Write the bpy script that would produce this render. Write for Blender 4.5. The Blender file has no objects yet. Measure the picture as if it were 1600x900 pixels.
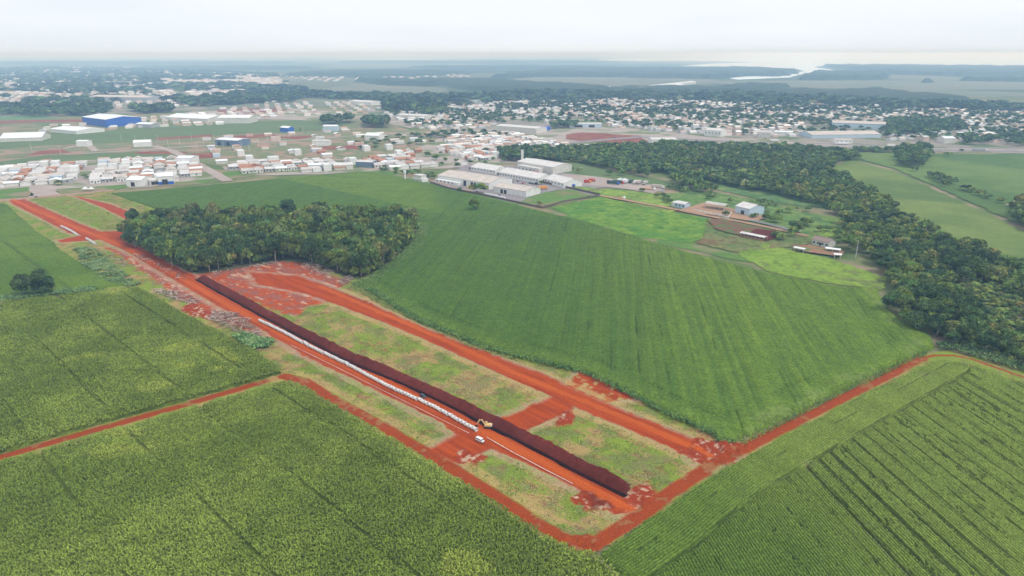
import bpy, math, random
import numpy as np
from mathutils import Vector
from mathutils.geometry import tessellate_polygon

# ------------------------------------------------------------------ camera, sky, sun, exposure
scene = bpy.context.scene
COL = scene.collection
F, H = 1067.0, 120.0
PITCH = math.atan((450 - 84) / F)
SP, CP = math.sin(PITCH), math.cos(PITCH)
cam_d = bpy.data.cameras.new('camera')
cam = bpy.data.objects.new('camera', cam_d); COL.objects.link(cam)
cam.location = (0, 0, H); cam.rotation_euler = (math.pi/2 - PITCH, 0, 0)
cam_d.sensor_width = 36; cam_d.lens = 36 * F / 1600
cam_d.clip_start = 1; cam_d.clip_end = 90000
scene.camera = cam
SUN_ELEV, SUN_AZ = math.radians(56), math.radians(128)      # azimuth measured from +Y towards +X
world = bpy.data.worlds.new('World'); scene.world = world; world.use_nodes = True
nt = world.node_tree; nt.nodes.clear()
out = nt.nodes.new('ShaderNodeOutputWorld'); bg = nt.nodes.new('ShaderNodeBackground')
sky = nt.nodes.new('ShaderNodeTexSky'); sky.sky_type = 'NISHITA'; sky.sun_disc = False
sky.sun_elevation = SUN_ELEV; sky.sun_rotation = SUN_AZ
tc = nt.nodes.new('ShaderNodeTexCoord'); mp = nt.nodes.new('ShaderNodeMapping'); mp.inputs['Scale'].default_value = (1.0, 1.0, 9.0)
nz = nt.nodes.new('ShaderNodeTexNoise'); nz.inputs['Scale'].default_value = 1.6; nz.inputs['Detail'].default_value = 5; nz.inputs['Roughness'].default_value = .45
cr = nt.nodes.new('ShaderNodeValToRGB')
cr.color_ramp.elements[0].position = .3; cr.color_ramp.elements[0].color = (7.1, 7.9, 8.8, 1)
cr.color_ramp.elements[1].position = .64; cr.color_ramp.elements[1].color = (8.8, 9.3, 10.0, 1)
mx = nt.nodes.new('ShaderNodeMix'); mx.data_type = 'RGBA'; mx.inputs['Factor'].default_value = .96
nt.links.new(tc.outputs['Generated'], mp.inputs['Vector']); nt.links.new(mp.outputs[0], nz.inputs['Vector'])
nt.links.new(nz.outputs['Fac'], cr.inputs[0]); nt.links.new(sky.outputs[0], mx.inputs[6]); nt.links.new(cr.outputs[0], mx.inputs[7])
nt.links.new(mx.outputs[2], bg.inputs['Color']); bg.inputs['Strength'].default_value = .082
nt.links.new(bg.outputs[0], out.inputs[0])
sd = bpy.data.lights.new('sun', 'SUN'); sd.energy = 1.5; sd.angle = math.radians(10); sd.color = (1, .98, .95)
sun = bpy.data.objects.new('sun', sd); COL.objects.link(sun)
sdir = Vector((math.cos(SUN_ELEV)*math.sin(SUN_AZ), math.cos(SUN_ELEV)*math.cos(SUN_AZ), math.sin(SUN_ELEV)))
sun.rotation_euler = sdir.to_track_quat('Z', 'Y').to_euler(); sun.location = (0, 0, 300)
vs = scene.view_settings; vs.view_transform = 'Standard'; vs.look = 'None'; vs.gamma = 1; vs.exposure = 0.42; vs.use_curve_mapping = False
scene.cycles.volume_bounces = 4; scene.cycles.max_bounces = 5; scene.cycles.diffuse_bounces = 3
scene.cycles.use_denoising = True

# ------------------------------------------------------------------ helpers
def G(x, y, z=0.0):
    u = (x - 800) / F; v = (y - 450) / F
    t = (H - z) / (SP + v * CP)
    return (u * t, (CP - v * SP) * t)
def GP(pts, z=0.0): return np.array([G(p[0], p[1], z) for p in pts])
def depth(x, y): return y * CP + (H) * SP
def pxm(x, y): return F / (y * CP + H * SP)

def _h(ix, iy, seed):
    with np.errstate(over='ignore'):
        n = (ix.astype(np.int64) * 374761393 + iy.astype(np.int64) * 668265263 + seed * 1442695041) & 0xffffffff
        n = ((n ^ (n >> 13)) * 1274126177) & 0xffffffff
        n = (n ^ (n >> 16)) & 0xffffffff
    return n / 4294967295.0
def vn(x, y, seed=0):
    x = np.asarray(x, float); y = np.asarray(y, float)
    ix = np.floor(x); iy = np.floor(y); fx = x - ix; fy = y - iy
    fx = fx*fx*(3-2*fx); fy = fy*fy*(3-2*fy)
    a = _h(ix, iy, seed); b = _h(ix+1, iy, seed); c = _h(ix, iy+1, seed); d = _h(ix+1, iy+1, seed)
    return (a*(1-fx)+b*fx)*(1-fy) + (c*(1-fx)+d*fx)*fy
def fbm(x, y, seed=0, o=4):
    s = 0; a = .5; t = 0
    for k in range(o):
        s = s + a*vn(x*2**k, y*2**k, seed+k*17); t += a; a *= .55
    return s / t
def ss(a, b, x):
    t = np.clip((x-a)/(b-a), 0, 1); return t*t*(3-2*t)
def pip(X, Y, P):
    ins = np.zeros(X.shape, bool); n = len(P)
    for i in range(n):
        x1, y1 = P[i]; x2, y2 = P[(i+1) % n]
        if y1 == y2: continue
        c = ((y1 > Y) != (y2 > Y)) & (X < (x2-x1)*(Y-y1)/(y2-y1)+x1)
        ins ^= c
    return ins
def dseg(X, Y, P, closed=False):
    D = np.full(X.shape, 1e9)
    n = len(P)
    for i in range(n if closed else n-1):
        a = P[i]; b = P[(i+1) % n]; d = b-a; L = d@d + 1e-9
        t = np.clip(((X-a[0])*d[0]+(Y-a[1])*d[1])/L, 0, 1)
        D = np.minimum(D, np.hypot(X-a[0]-t*d[0], Y-a[1]-t*d[1]))
    return D
def sdp(X, Y, P):                       # signed distance, negative inside
    D = dseg(X, Y, P, True); return np.where(pip(X, Y, P), -D, D)

def link_mesh(name, me, mats, parent=None):
    if mats is not None:
        for m in (mats if isinstance(mats, (list, tuple)) else [mats]): me.materials.append(m)
    o = bpy.data.objects.new(name, me); COL.objects.link(o)
    if parent is not None: o.parent = parent
    return o
def raw_mesh(name, V, Fc, col=None, midx=None, smooth=False):
    """V (n,3); Fc (m,k) all faces of one size; col (n,3) per vertex."""
    V = np.asarray(V, np.float32); Fc = np.asarray(Fc, np.int32); k = Fc.shape[1]; m = len(Fc)
    me = bpy.data.meshes.new(name)
    me.vertices.add(len(V)); me.vertices.foreach_set('co', V.ravel())
    me.loops.add(m*k); me.loops.foreach_set('vertex_index', Fc.ravel())
    me.polygons.add(m); me.polygons.foreach_set('loop_start', np.arange(0, m*k, k, dtype=np.int32))
    try: me.polygons.foreach_set('loop_total', np.full(m, k, np.int32))
    except Exception: pass
    if midx is not None: me.polygons.foreach_set('material_index', np.asarray(midx, np.int32))
    me.polygons.foreach_set('use_smooth', np.full(m, smooth, bool))
    if col is not None:
        a = me.attributes.new('Col', 'FLOAT_COLOR', 'POINT')
        c = np.ones((len(V), 4), np.float32); c[:, :3] = col
        a.data.foreach_set('color', c.ravel())
    me.update(calc_edges=True)
    return me
def kind(o, k): o['kind'] = k; return o
def tag(o, label, cat, group=None):
    o['label'] = label; o['category'] = cat
    if group: o['group'] = group
    return o
def empty(name, x, y, rz=0.0, z=0.0):
    o = bpy.data.objects.new(name, None); COL.objects.link(o); o.empty_display_size = .5
    o.location = (x, y, z); o.rotation_euler = (0, 0, rz); return o
def copy_tree(o, parent=None):
    c = o.copy(); COL.objects.link(c)
    if parent is not None: c.parent = parent
    for ch in list(o.children): copy_tree(ch, c)
    return c

# ---- materials
def lin(r, g, b):
    f = lambda c: (c/255/12.92) if c <= 10 else ((c/255+.055)/1.055)**2.4
    return (f(r), f(g), f(b))
def alb(r, g, b, k=1.6): return tuple(min(.82, c/k) for c in lin(r, g, b))
def mat(name, c, rough=.85, c2=None, scale=.5, spec=.25, metal=0.0, bump=0.0, bscale=1.0, c3=None, scale3=.02, stretch=None, emit=None):
    m = bpy.data.materials.new(name); m.use_nodes = True; n = m.node_tree.nodes; l = m.node_tree.links
    b = n['Principled BSDF']; b.inputs['Roughness'].default_value = rough; b.inputs['Metallic'].default_value = metal
    b.inputs['Specular IOR Level'].default_value = spec
    b.inputs['Base Color'].default_value = (*c, 1)
    g = n.new('ShaderNodeNewGeometry')
    src = g.outputs['Position']
    if stretch:
        mpn = n.new('ShaderNodeMapping'); mpn.inputs['Rotation'].default_value = (0, 0, stretch[0]); mpn.inputs['Scale'].default_value = (stretch[1], stretch[2], 1)
        l.new(src, mpn.inputs[0]); src = mpn.outputs[0]
    if c2:
        t = n.new('ShaderNodeTexNoise'); t.inputs['Scale'].default_value = scale; t.inputs['Detail'].default_value = 6; t.inputs['Roughness'].default_value = .65
        r = n.new('ShaderNodeValToRGB'); r.color_ramp.elements[0].position = .38; r.color_ramp.elements[1].position = .62
        r.color_ramp.elements[0].color = (*c, 1); r.color_ramp.elements[1].color = (*c2, 1)
        l.new(src, t.inputs['Vector']); l.new(t.outputs['Fac'], r.inputs[0])
        last = r.outputs[0]
        if c3:
            t3 = n.new('ShaderNodeTexNoise'); t3.inputs['Scale'].default_value = scale3; t3.inputs['Detail'].default_value = 5
            r3 = n.new('ShaderNodeValToRGB'); r3.color_ramp.elements[0].position = .5; r3.color_ramp.elements[1].position = .58
            mm = n.new('ShaderNodeMix'); mm.data_type = 'RGBA'; mm.inputs[7].default_value = (*c3, 1)
            l.new(g.outputs['Position'], t3.inputs['Vector']); l.new(t3.outputs['Fac'], r3.inputs[0]); l.new(r3.outputs[0], mm.inputs['Factor']); l.new(last, mm.inputs[6]); last = mm.outputs[2]
        l.new(last, b.inputs['Base Color'])
    if bump:
        t2 = n.new('ShaderNodeTexNoise'); t2.inputs['Scale'].default_value = bscale; t2.inputs['Detail'].default_value = 5
        bp = n.new('ShaderNodeBump'); bp.inputs['Strength'].default_value = bump; bp.inputs['Distance'].default_value = .3/bscale if bscale else .3
        l.new(src, t2.inputs['Vector']); l.new(t2.outputs['Fac'], bp.inputs['Height']); l.new(bp.outputs[0], b.inputs['Normal'])
    return m
def mat_attr(name, rough=.9, nscale=1.2, nlo=.8, nhi=1.2, bump=0.0, bscale=1.0, rnd=0.0, spec=.15, trans=0.0):
    m = bpy.data.materials.new(name); m.use_nodes = True; n = m.node_tree.nodes; l = m.node_tree.links
    b = n['Principled BSDF']; b.inputs['Roughness'].default_value = rough; b.inputs['Specular IOR Level'].default_value = spec
    a = n.new('ShaderNodeAttribute'); a.attribute_name = 'Col'; last = a.outputs['Color']
    g = n.new('ShaderNodeNewGeometry')
    if nscale:
        t = n.new('ShaderNodeTexNoise'); t.inputs['Scale'].default_value = nscale; t.inputs['Detail'].default_value = 4
        r = n.new('ShaderNodeMapRange'); r.inputs['From Min'].default_value = .3; r.inputs['From Max'].default_value = .7; r.inputs['To Min'].default_value = nlo; r.inputs['To Max'].default_value = nhi
        v = n.new('ShaderNodeVectorMath'); v.operation = 'SCALE'
        l.new(g.outputs['Position'], t.inputs['Vector']); l.new(t.outputs['Fac'], r.inputs['Value']); l.new(last, v.inputs[0]); l.new(r.outputs[0], v.inputs['Scale']); last = v.outputs[0]
    if rnd:
        oi = n.new('ShaderNodeObjectInfo'); rr = n.new('ShaderNodeValToRGB'); e = rr.color_ramp.elements
        e[0].position = 0; e[0].color = (.42, .55, .6, 1); e[1].position = 1; e[1].color = (1.5, 1.35, 1.25, 1)
        for p_, c_ in ((.3, (.62, .70, .72, 1)), (.55, (.85, .9, .8, 1)), (.72, (1.35, 1.3, .8, 1)), (.86, (1.1, 1.15, .9, 1)), (.93, (2.0, 1.35, 1.6, 1))):
            q = e.new(p_); q.color = c_
        vm = n.new('ShaderNodeVectorMath'); vm.operation = 'MULTIPLY'
        l.new(oi.outputs['Random'], rr.inputs[0]); l.new(last, vm.inputs[0]); l.new(rr.outputs[0], vm.inputs[1]); last = vm.outputs[0]
    l.new(last, b.inputs['Base Color'])
    if trans:
        tb = n.new('ShaderNodeBsdfTranslucent'); ms = n.new('ShaderNodeMixShader'); ms.inputs[0].default_value = trans
        l.new(last, tb.inputs['Color']); o = n['Material Output']
        l.new(b.outputs[0], ms.inputs[1]); l.new(tb.outputs[0], ms.inputs[2]); l.new(ms.outputs[0], o.inputs['Surface'])
    if bump:
        t2 = n.new('ShaderNodeTexNoise'); t2.inputs['Scale'].default_value = bscale; t2.inputs['Detail'].default_value = 5
        bp = n.new('ShaderNodeBump'); bp.inputs['Strength'].default_value = bump; bp.inputs['Distance'].default_value = .3/bscale
        l.new(g.outputs['Position'], t2.inputs['Vector']); l.new(t2.outputs['Fac'], bp.inputs['Height']); l.new(bp.outputs[0], b.inputs['Normal'])
    return m

# ---- mesh collector for boxes, prisms, tubes
class MB:
    def __init__(s): s.v = []; s.f = []; s.m = []
    def add(s, v, f, m=0):
        k = len(s.v); s.v += [tuple(p) for p in v]; s.f += [tuple(i+k for i in q) for q in f]; s.m += [m]*len(f); return s
    def box(s, x0, x1, y0, y1, z0, z1, m=0):
        v = [(x0,y0,z0),(x1,y0,z0),(x1,y1,z0),(x0,y1,z0),(x0,y0,z1),(x1,y0,z1),(x1,y1,z1),(x0,y1,z1)]
        return s.add(v, [(0,3,2,1),(4,5,6,7),(0,1,5,4),(1,2,6,5),(2,3,7,6),(3,0,4,7)], m)
    def prof(s, pts, y0, y1, m=0):      # closed profile in XZ extruded along Y
        n = len(pts); v = [(x,y0,z) for x,z in pts]+[(x,y1,z) for x,z in pts]
        f = [(i,(i+1)%n,(i+1)%n+n,i+n) for i in range(n)] + [tuple(range(n-1,-1,-1)), tuple(range(n,2*n))]
        return s.add(v, f, m)
    def profx(s, pts, x0, x1, m=0):     # closed profile in YZ extruded along X
        n = len(pts); v = [(x0,y,z) for y,z in pts]+[(x1,y,z) for y,z in pts]
        f = [(i,i+n,(i+1)%n+n,(i+1)%n) for i in range(n)] + [tuple(range(n)), tuple(range(2*n-1,n-1,-1))]
        return s.add(v, f, m)
    def tube(s, a, b, ra, rb=None, n=6, m=0, caps=True):
        rb = ra if rb is None else rb
        a = Vector(a); b = Vector(b); d = (b-a).normalized()
        u = d.orthogonal().normalized(); w = d.cross(u)
        v = []
        for p, r in ((a, ra), (b, rb)):
            for i in range(n):
                t = 2*math.pi*i/n; v.append(p+u*math.cos(t)*r+w*math.sin(t)*r)
        f = [(i,(i+1)%n,(i+1)%n+n,i+n) for i in range(n)]
        if caps: f += [tuple(range(n-1,-1,-1)), tuple(range(n,2*n))]
        return s.add(v, f, m)
    def ball(s, c, rx, ry, rz, nu=8, nv=5, m=0, jit=0, rng=random):
        v = [(c[0],c[1],c[2]-rz)]
        for j in range(1, nv):
            ph = -math.pi/2+math.pi*j/nv
            for i in range(nu):
                t = 2*math.pi*i/nu; k = 1+rng.uniform(-jit, jit)
                v.append((c[0]+rx*k*math.cos(ph)*math.cos(t), c[1]+ry*k*math.cos(ph)*math.sin(t), c[2]+rz*k*math.sin(ph)))
        v.append((c[0],c[1],c[2]+rz)); T = len(v)-1; f = []
        for i in range(nu): f.append((0, 1+(i+1)%nu, 1+i)); f.append((T, T-nu+i, T-nu+(i+1)%nu))
        for j in range(nv-2):
            for i in range(nu):
                a = 1+j*nu+i; b = 1+j*nu+(i+1)%nu; f.append((a, b, b+nu, a+nu))
        return s.add(v, f, m)
    def mesh(s, name, smooth=False):
        me = bpy.data.meshes.new(name); me.from_pydata(s.v, [], s.f); me.polygons.foreach_set('material_index', s.m)
        if smooth: me.polygons.foreach_set('use_smooth', [True]*len(s.f))
        me.update(); return me
    def build(s, name, mats, parent=None, smooth=False):
        return link_mesh(name, s.mesh(name, smooth), mats, parent)

# ------------------------------------------------------------------ palette
M = {}
M['white'] = mat('white_paint', (.78,.78,.76), .6, (.66,.66,.65), .35)
M['offwhite'] = mat('offwhite_render', (.68,.66,.62), .8, (.56,.54,.50), .4)
M['cream'] = mat('cream_render', (.62,.56,.46), .8, (.52,.47,.39), .4)
M['grey'] = mat('grey_render', (.42,.43,.45), .8, (.34,.35,.36), .4)
M['paleblue'] = mat('pale_blue_render', (.50,.62,.72), .8, (.44,.55,.66), .4)
M['slate'] = mat('slate_blue_render', (.16,.22,.32), .7, (.13,.18,.27), .4)
M['brick'] = mat('raw_brick', (.42,.20,.12), .9, (.34,.15,.09), 1.2)
M['roof_white'] = mat('white_metal_roof', (.82,.83,.84), .45, (.72,.73,.75), .2, stretch=(0.75,6,.3))
M['roof_cement'] = mat('fibre_cement_roof', (.55,.51,.49), .85, (.43,.40,.38), .25)
M['roof_light'] = mat('light_cement_roof', (.68,.65,.63), .75, (.56,.53,.51), .25)
M['roof_tan'] = mat('weathered_tan_roof', (.60,.52,.46), .8, (.48,.42,.38), .15)
M['roof_tile'] = mat('clay_tile_roof', (.46,.22,.14), .85, (.36,.18,.12), .8)
M['roof_brown'] = mat('brown_tile_roof', (.30,.22,.18), .85, (.24,.18,.16), .8)
M['glass'] = mat('window_glass', (.03,.04,.05), .15, spec=.6)
M['dark'] = mat('dark_opening', (.03,.03,.035), .8)
M['blue'] = mat('bright_blue_cladding', (.025,.12,.50), .5, (.02,.10,.44), .3)
M['black'] = mat('black_rubber', (.02,.02,.02), .8)
M['steel'] = mat('grey_steel', (.35,.36,.38), .45, metal=.4)
M['carpaint_white'] = mat('white_car_paint', (.8,.8,.8), .25, spec=.5)
M['carpaint_dark'] = mat('dark_car_paint', (.03,.045,.05), .2, spec=.6)
M['carpaint_silver'] = mat('silver_car_paint', (.5,.52,.55), .25, metal=.5)
M['carpaint_red'] = mat('red_truck_paint', (.5,.06,.04), .35)
M['carpaint_orange'] = mat('orange_paint', (.75,.30,.06), .4)
M['carpaint_blue'] = mat('blue_truck_paint', (.03,.12,.45), .35)
M['tarp'] = mat('dark_green_tarp', (.05,.09,.08), .7)
M['machine'] = mat('machine_yellow', (.72,.50,.22), .55, (.6,.42,.2), 1.5)
M['concrete'] = mat('pale_concrete', (.76,.75,.73), .8, (.64,.63,.61), 2.0)
M['wood_pale'] = mat('pale_dead_wood', (.62,.50,.42), .9, (.42,.30,.25), 2.0)
M['wood_grey'] = mat('grey_brown_branches', (.26,.18,.15), .95, (.16,.10,.08), 2.0)
M['bark'] = mat('pale_bark', (.48,.42,.34), .95, (.26,.21,.17), 1.5)
M['fence'] = mat('dark_fence', (.16,.12,.105), .9, (.12,.09,.08), .5)
M['pole'] = mat('concrete_pole', (.62,.60,.58), .8)
M['lamp'] = mat('lamp_head', (.3,.3,.32), .5)
M['lime'] = mat('white_line', (.74,.72,.70), .9, (.5,.3,.24), 2.0)
M['leaf'] = mat_attr('tree_leaves', .75, .5, .85, 1.15, rnd=1, spec=.2, trans=.15)
M['leaf_mass'] = mat_attr('woodland_leaves', .8, .3, .85, 1.15, spec=.15)
M['crop'] = mat_attr('crop_leaves', .7, 1.5, .75, 1.25, spec=.2, trans=.1)
M['cropbase'] = mat_attr('crop_canopy', .9, .9, .6, 1.25, bump=.6, bscale=1.2, spec=.1)
M['soil'] = mat_attr('site_soil', .95, 2.2, .70, 1.30, bump=.6, bscale=1.6, spec=.08)
M['heap'] = mat_attr('moist_soil', .95, 1.2, .85, 1.2, bump=.9, bscale=1.0, spec=.05)
M['field'] = mat_attr('field_cover', .95, .25, .9, 1.1, bump=.4, bscale=.6, spec=.08)

# ------------------------------------------------------------------ base ground, lake, far land
def patch(name, px, z, m, jit=0.0, step=0.0, seed=1, k='structure', world=False):
    P = np.array(px, float) if world else GP(px)
    if step:
        Q = []
        for i in range(len(P)):
            a = P[i]; b = P[(i+1) % len(P)]; n = max(1, int(np.hypot(*(b-a))/step))
            for j in range(n):
                p = a+(b-a)*j/n
                Q.append(p + jit*2*np.array([float(fbm(p[0]/step/2, p[1]/step/2, seed))-.5, float(fbm(p[0]/step/2, p[1]/step/2, seed+50))-.5]))
        P = np.array(Q)
    tri = tessellate_polygon([[Vector((p[0], p[1], 0)) for p in P]])
    a = P[[t for q in tri for t in q]].reshape(-1, 3, 2)
    cross = (a[:,1,0]-a[:,0,0])*(a[:,2,1]-a[:,0,1])-(a[:,1,1]-a[:,0,1])*(a[:,2,0]-a[:,0,0])
    T = np.array(tri); T[cross < 0] = T[cross < 0][:, ::-1]
    o = link_mesh(name, raw_mesh(name, np.c_[P, np.full(len(P), z)], T), m)
    if k: o['kind'] = k
    return o
def ribbon(name, px, w, z, m, step=6, jit=.3, seed=3, k='structure'):
    P = GP(px); C = []
    for i in range(len(P)-1):
        n = max(1, int(np.hypot(*(P[i+1]-P[i]))/step)); C += [P[i]+(P[i+1]-P[i])*j/n for j in range(n)]
    C.append(P[-1]); C = np.array(C); T = np.gradient(C, axis=0); T /= np.hypot(T[:,0], T[:,1])[:,None]+1e-9
    N = np.c_[-T[:,1], T[:,0]]
    r1 = w/2+jit*(vn(C[:,0]/4, C[:,1]/4, seed)-.5)*2; r2 = w/2+jit*(vn(C[:,0]/4, C[:,1]/4, seed+9)-.5)*2
    V = np.r_[np.c_[C+N*r1[:,None], np.full(len(C), z)], np.c_[C-N*r2[:,None], np.full(len(C), z)]]
    n = len(C); Fq = [(i, i+n, i+n+1, i+1) for i in range(n-1)]
    o = link_mesh(name, raw_mesh(name, V, Fq), m)
    if k: o['kind'] = k
    return o

# base sheet: grass, dry grass and dirt near; a patchwork of fields far away
gm = bpy.data.materials.new('open_country'); gm.use_nodes = True
n = gm.node_tree.nodes; l = gm.node_tree.links; b = n['Principled BSDF']; b.inputs['Roughness'].default_value = .95; b.inputs['Specular IOR Level'].default_value = .05
g = n.new('ShaderNodeNewGeometry')
def ramp(cols):
    r = n.new('ShaderNodeValToRGB'); e = r.color_ramp.elements
    e[0].position = cols[0][0]; e[0].color = (*cols[0][1], 1); e[1].position = cols[-1][0]; e[1].color = (*cols[-1][1], 1)
    for p_, c_ in cols[1:-1]: q = e.new(p_); q.color = (*c_, 1)
    return r
t1 = n.new('ShaderNodeTexNoise'); t1.inputs['Scale'].default_value = .02; t1.inputs['Detail'].default_value = 8; t1.inputs['Roughness'].default_value = .6
l.new(g.outputs['Position'], t1.inputs['Vector'])
r1 = ramp([(.30,(.08,.13,.04)),(.45,(.13,.17,.06)),(.53,(.24,.21,.12)),(.64,(.32,.23,.16))]); l.new(t1.outputs['Fac'], r1.inputs[0])
v1 = n.new('ShaderNodeTexVoronoi'); v1.inputs['Scale'].default_value = .0011; v1.inputs['Randomness'].default_value = .9
mp1 = n.new('ShaderNodeMapping'); mp1.inputs['Rotation'].default_value = (0,0,.6); mp1.inputs['Scale'].default_value = (1.0,.45,1); l.new(g.outputs['Position'], mp1.inputs[0]); l.new(mp1.outputs[0], v1.inputs['Vector'])
sx = n.new('ShaderNodeSeparateColor'); l.new(v1.outputs['Color'], sx.inputs[0])
r2 = ramp([(0,(.04,.06,.035)),(.3,(.07,.10,.05)),(.55,(.12,.14,.08)),(.8,(.20,.19,.13)),(1,(.08,.12,.06))]); l.new(sx.outputs[0], r2.inputs[0])
sp = n.new('ShaderNodeSeparateXYZ'); l.new(g.outputs['Position'], sp.inputs[0])
mr = n.new('ShaderNodeMapRange'); mr.inputs['From Min'].default_value = 1700; mr.inputs['From Max'].default_value = 2600; l.new(sp.outputs['Y'], mr.inputs['Value'])
mm = n.new('ShaderNodeMix'); mm.data_type = 'RGBA'; l.new(mr.outputs[0], mm.inputs['Factor']); l.new(r1.outputs[0], mm.inputs[6]); l.new(r2.outputs[0], mm.inputs[7]); l.new(mm.outputs[2], b.inputs['Base Color'])
# graded sheet (small cells near, large far) out to the horizon; the cells under the dug trench are left out
_tr = GP([(306,436),(400,488.5),(475,528.5),(550,567),(625,597),(700,632),(760,664),(800,683),(850,708.5),(900,736.5),(950,761),(977,774)])
ys = np.array([-250,0,60]+list(range(120,480,4))+list(range(480,700,20))+[900,1100,1400,1700,2100,2600,3300,4200,6000,9000,14000,22000,43000.]); xs = np.array([-30000,-14000,-6000,-2500,-1000,-600]+list(range(-260,100,4))+[120,180,240]+[400,1000,2500,6000,14000,30000.])
XX, YY = np.meshgrid(xs, ys); V = np.c_[XX.ravel(), YY.ravel(), np.full(XX.size, -.3)]; nx = len(xs)
DD = dseg(XX, YY, _tr); near_t = DD < 2.9
kind(link_mesh('ground', raw_mesh('ground', V, [(j*nx+i, j*nx+i+1, (j+1)*nx+i+1, (j+1)*nx+i) for j in range(len(ys)-1) for i in range(nx-1) if not near_t[j:j+2, i:i+2].any() ]), gm), 'structure')

M['water'] = mat('lake_water', (.66,.74,.82), .6, spec=.6)  # pale base colour carries the bright sky's reflection, painted in
M['farwood'] = mat('far_woodland_floor', (.03,.055,.025), .95, (.045,.075,.03), .01)
M['farfield'] = mat('far_pale_field', (.13,.16,.10), .95, (.19,.18,.13), .003)
M['fargreen'] = mat('far_green_field', (.10,.19,.07), .95, (.12,.21,.08), .006)
M['midgreen'] = mat('mid_green_field', (.095,.145,.050), .95, (.115,.165,.055), .02, stretch=(0,.3,1))
M['paved'] = mat('dusty_paving', (.40,.33,.29), .9, (.33,.28,.25), .05, c3=(.16,.19,.08), scale3=.02)
M['town'] = mat('town_ground', (.30,.25,.21), .9, (.22,.20,.16), .03, c3=(.10,.15,.05), scale3=.015)
M['dirt'] = mat('bare_red_dirt', alb(150,75,60), .95, alb(175,110,85), .05)
M['tandirt'] = mat('tan_dirt', (.42,.34,.30), .95, (.34,.27,.24), .05)
M['asphalt'] = mat('road_asphalt', (.22,.20,.20), .9, (.26,.24,.23), .05)
M['yard'] = mat('grey_yard', (.23,.20,.21), .9, (.28,.25,.25), .1)
M['dryroad'] = mat('dusty_track', (.40,.24,.15), .95, (.33,.20,.13), .08)
M['grassmix'] = mat('rough_grass', alb(120,155,70), .95, alb(100,140,60), .08, c3=alb(165,150,115), scale3=.025)
M['lot'] = mat('vacant_lot_grass', (.19,.19,.10), .95, (.14,.18,.07), .05, c3=(.32,.21,.15), scale3=.03)

# lake (far right) and its inlets
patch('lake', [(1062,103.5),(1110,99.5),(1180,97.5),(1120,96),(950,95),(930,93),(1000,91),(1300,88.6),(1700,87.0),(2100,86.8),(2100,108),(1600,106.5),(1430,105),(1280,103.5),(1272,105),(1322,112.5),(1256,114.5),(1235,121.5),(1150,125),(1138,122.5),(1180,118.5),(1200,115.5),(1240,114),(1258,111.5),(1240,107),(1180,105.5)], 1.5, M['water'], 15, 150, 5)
patch('lake', [(480,93),(620,91.2),(760,91.0),(640,93.4)], 1.5, M['water'], 30, 200, 6)
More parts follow.
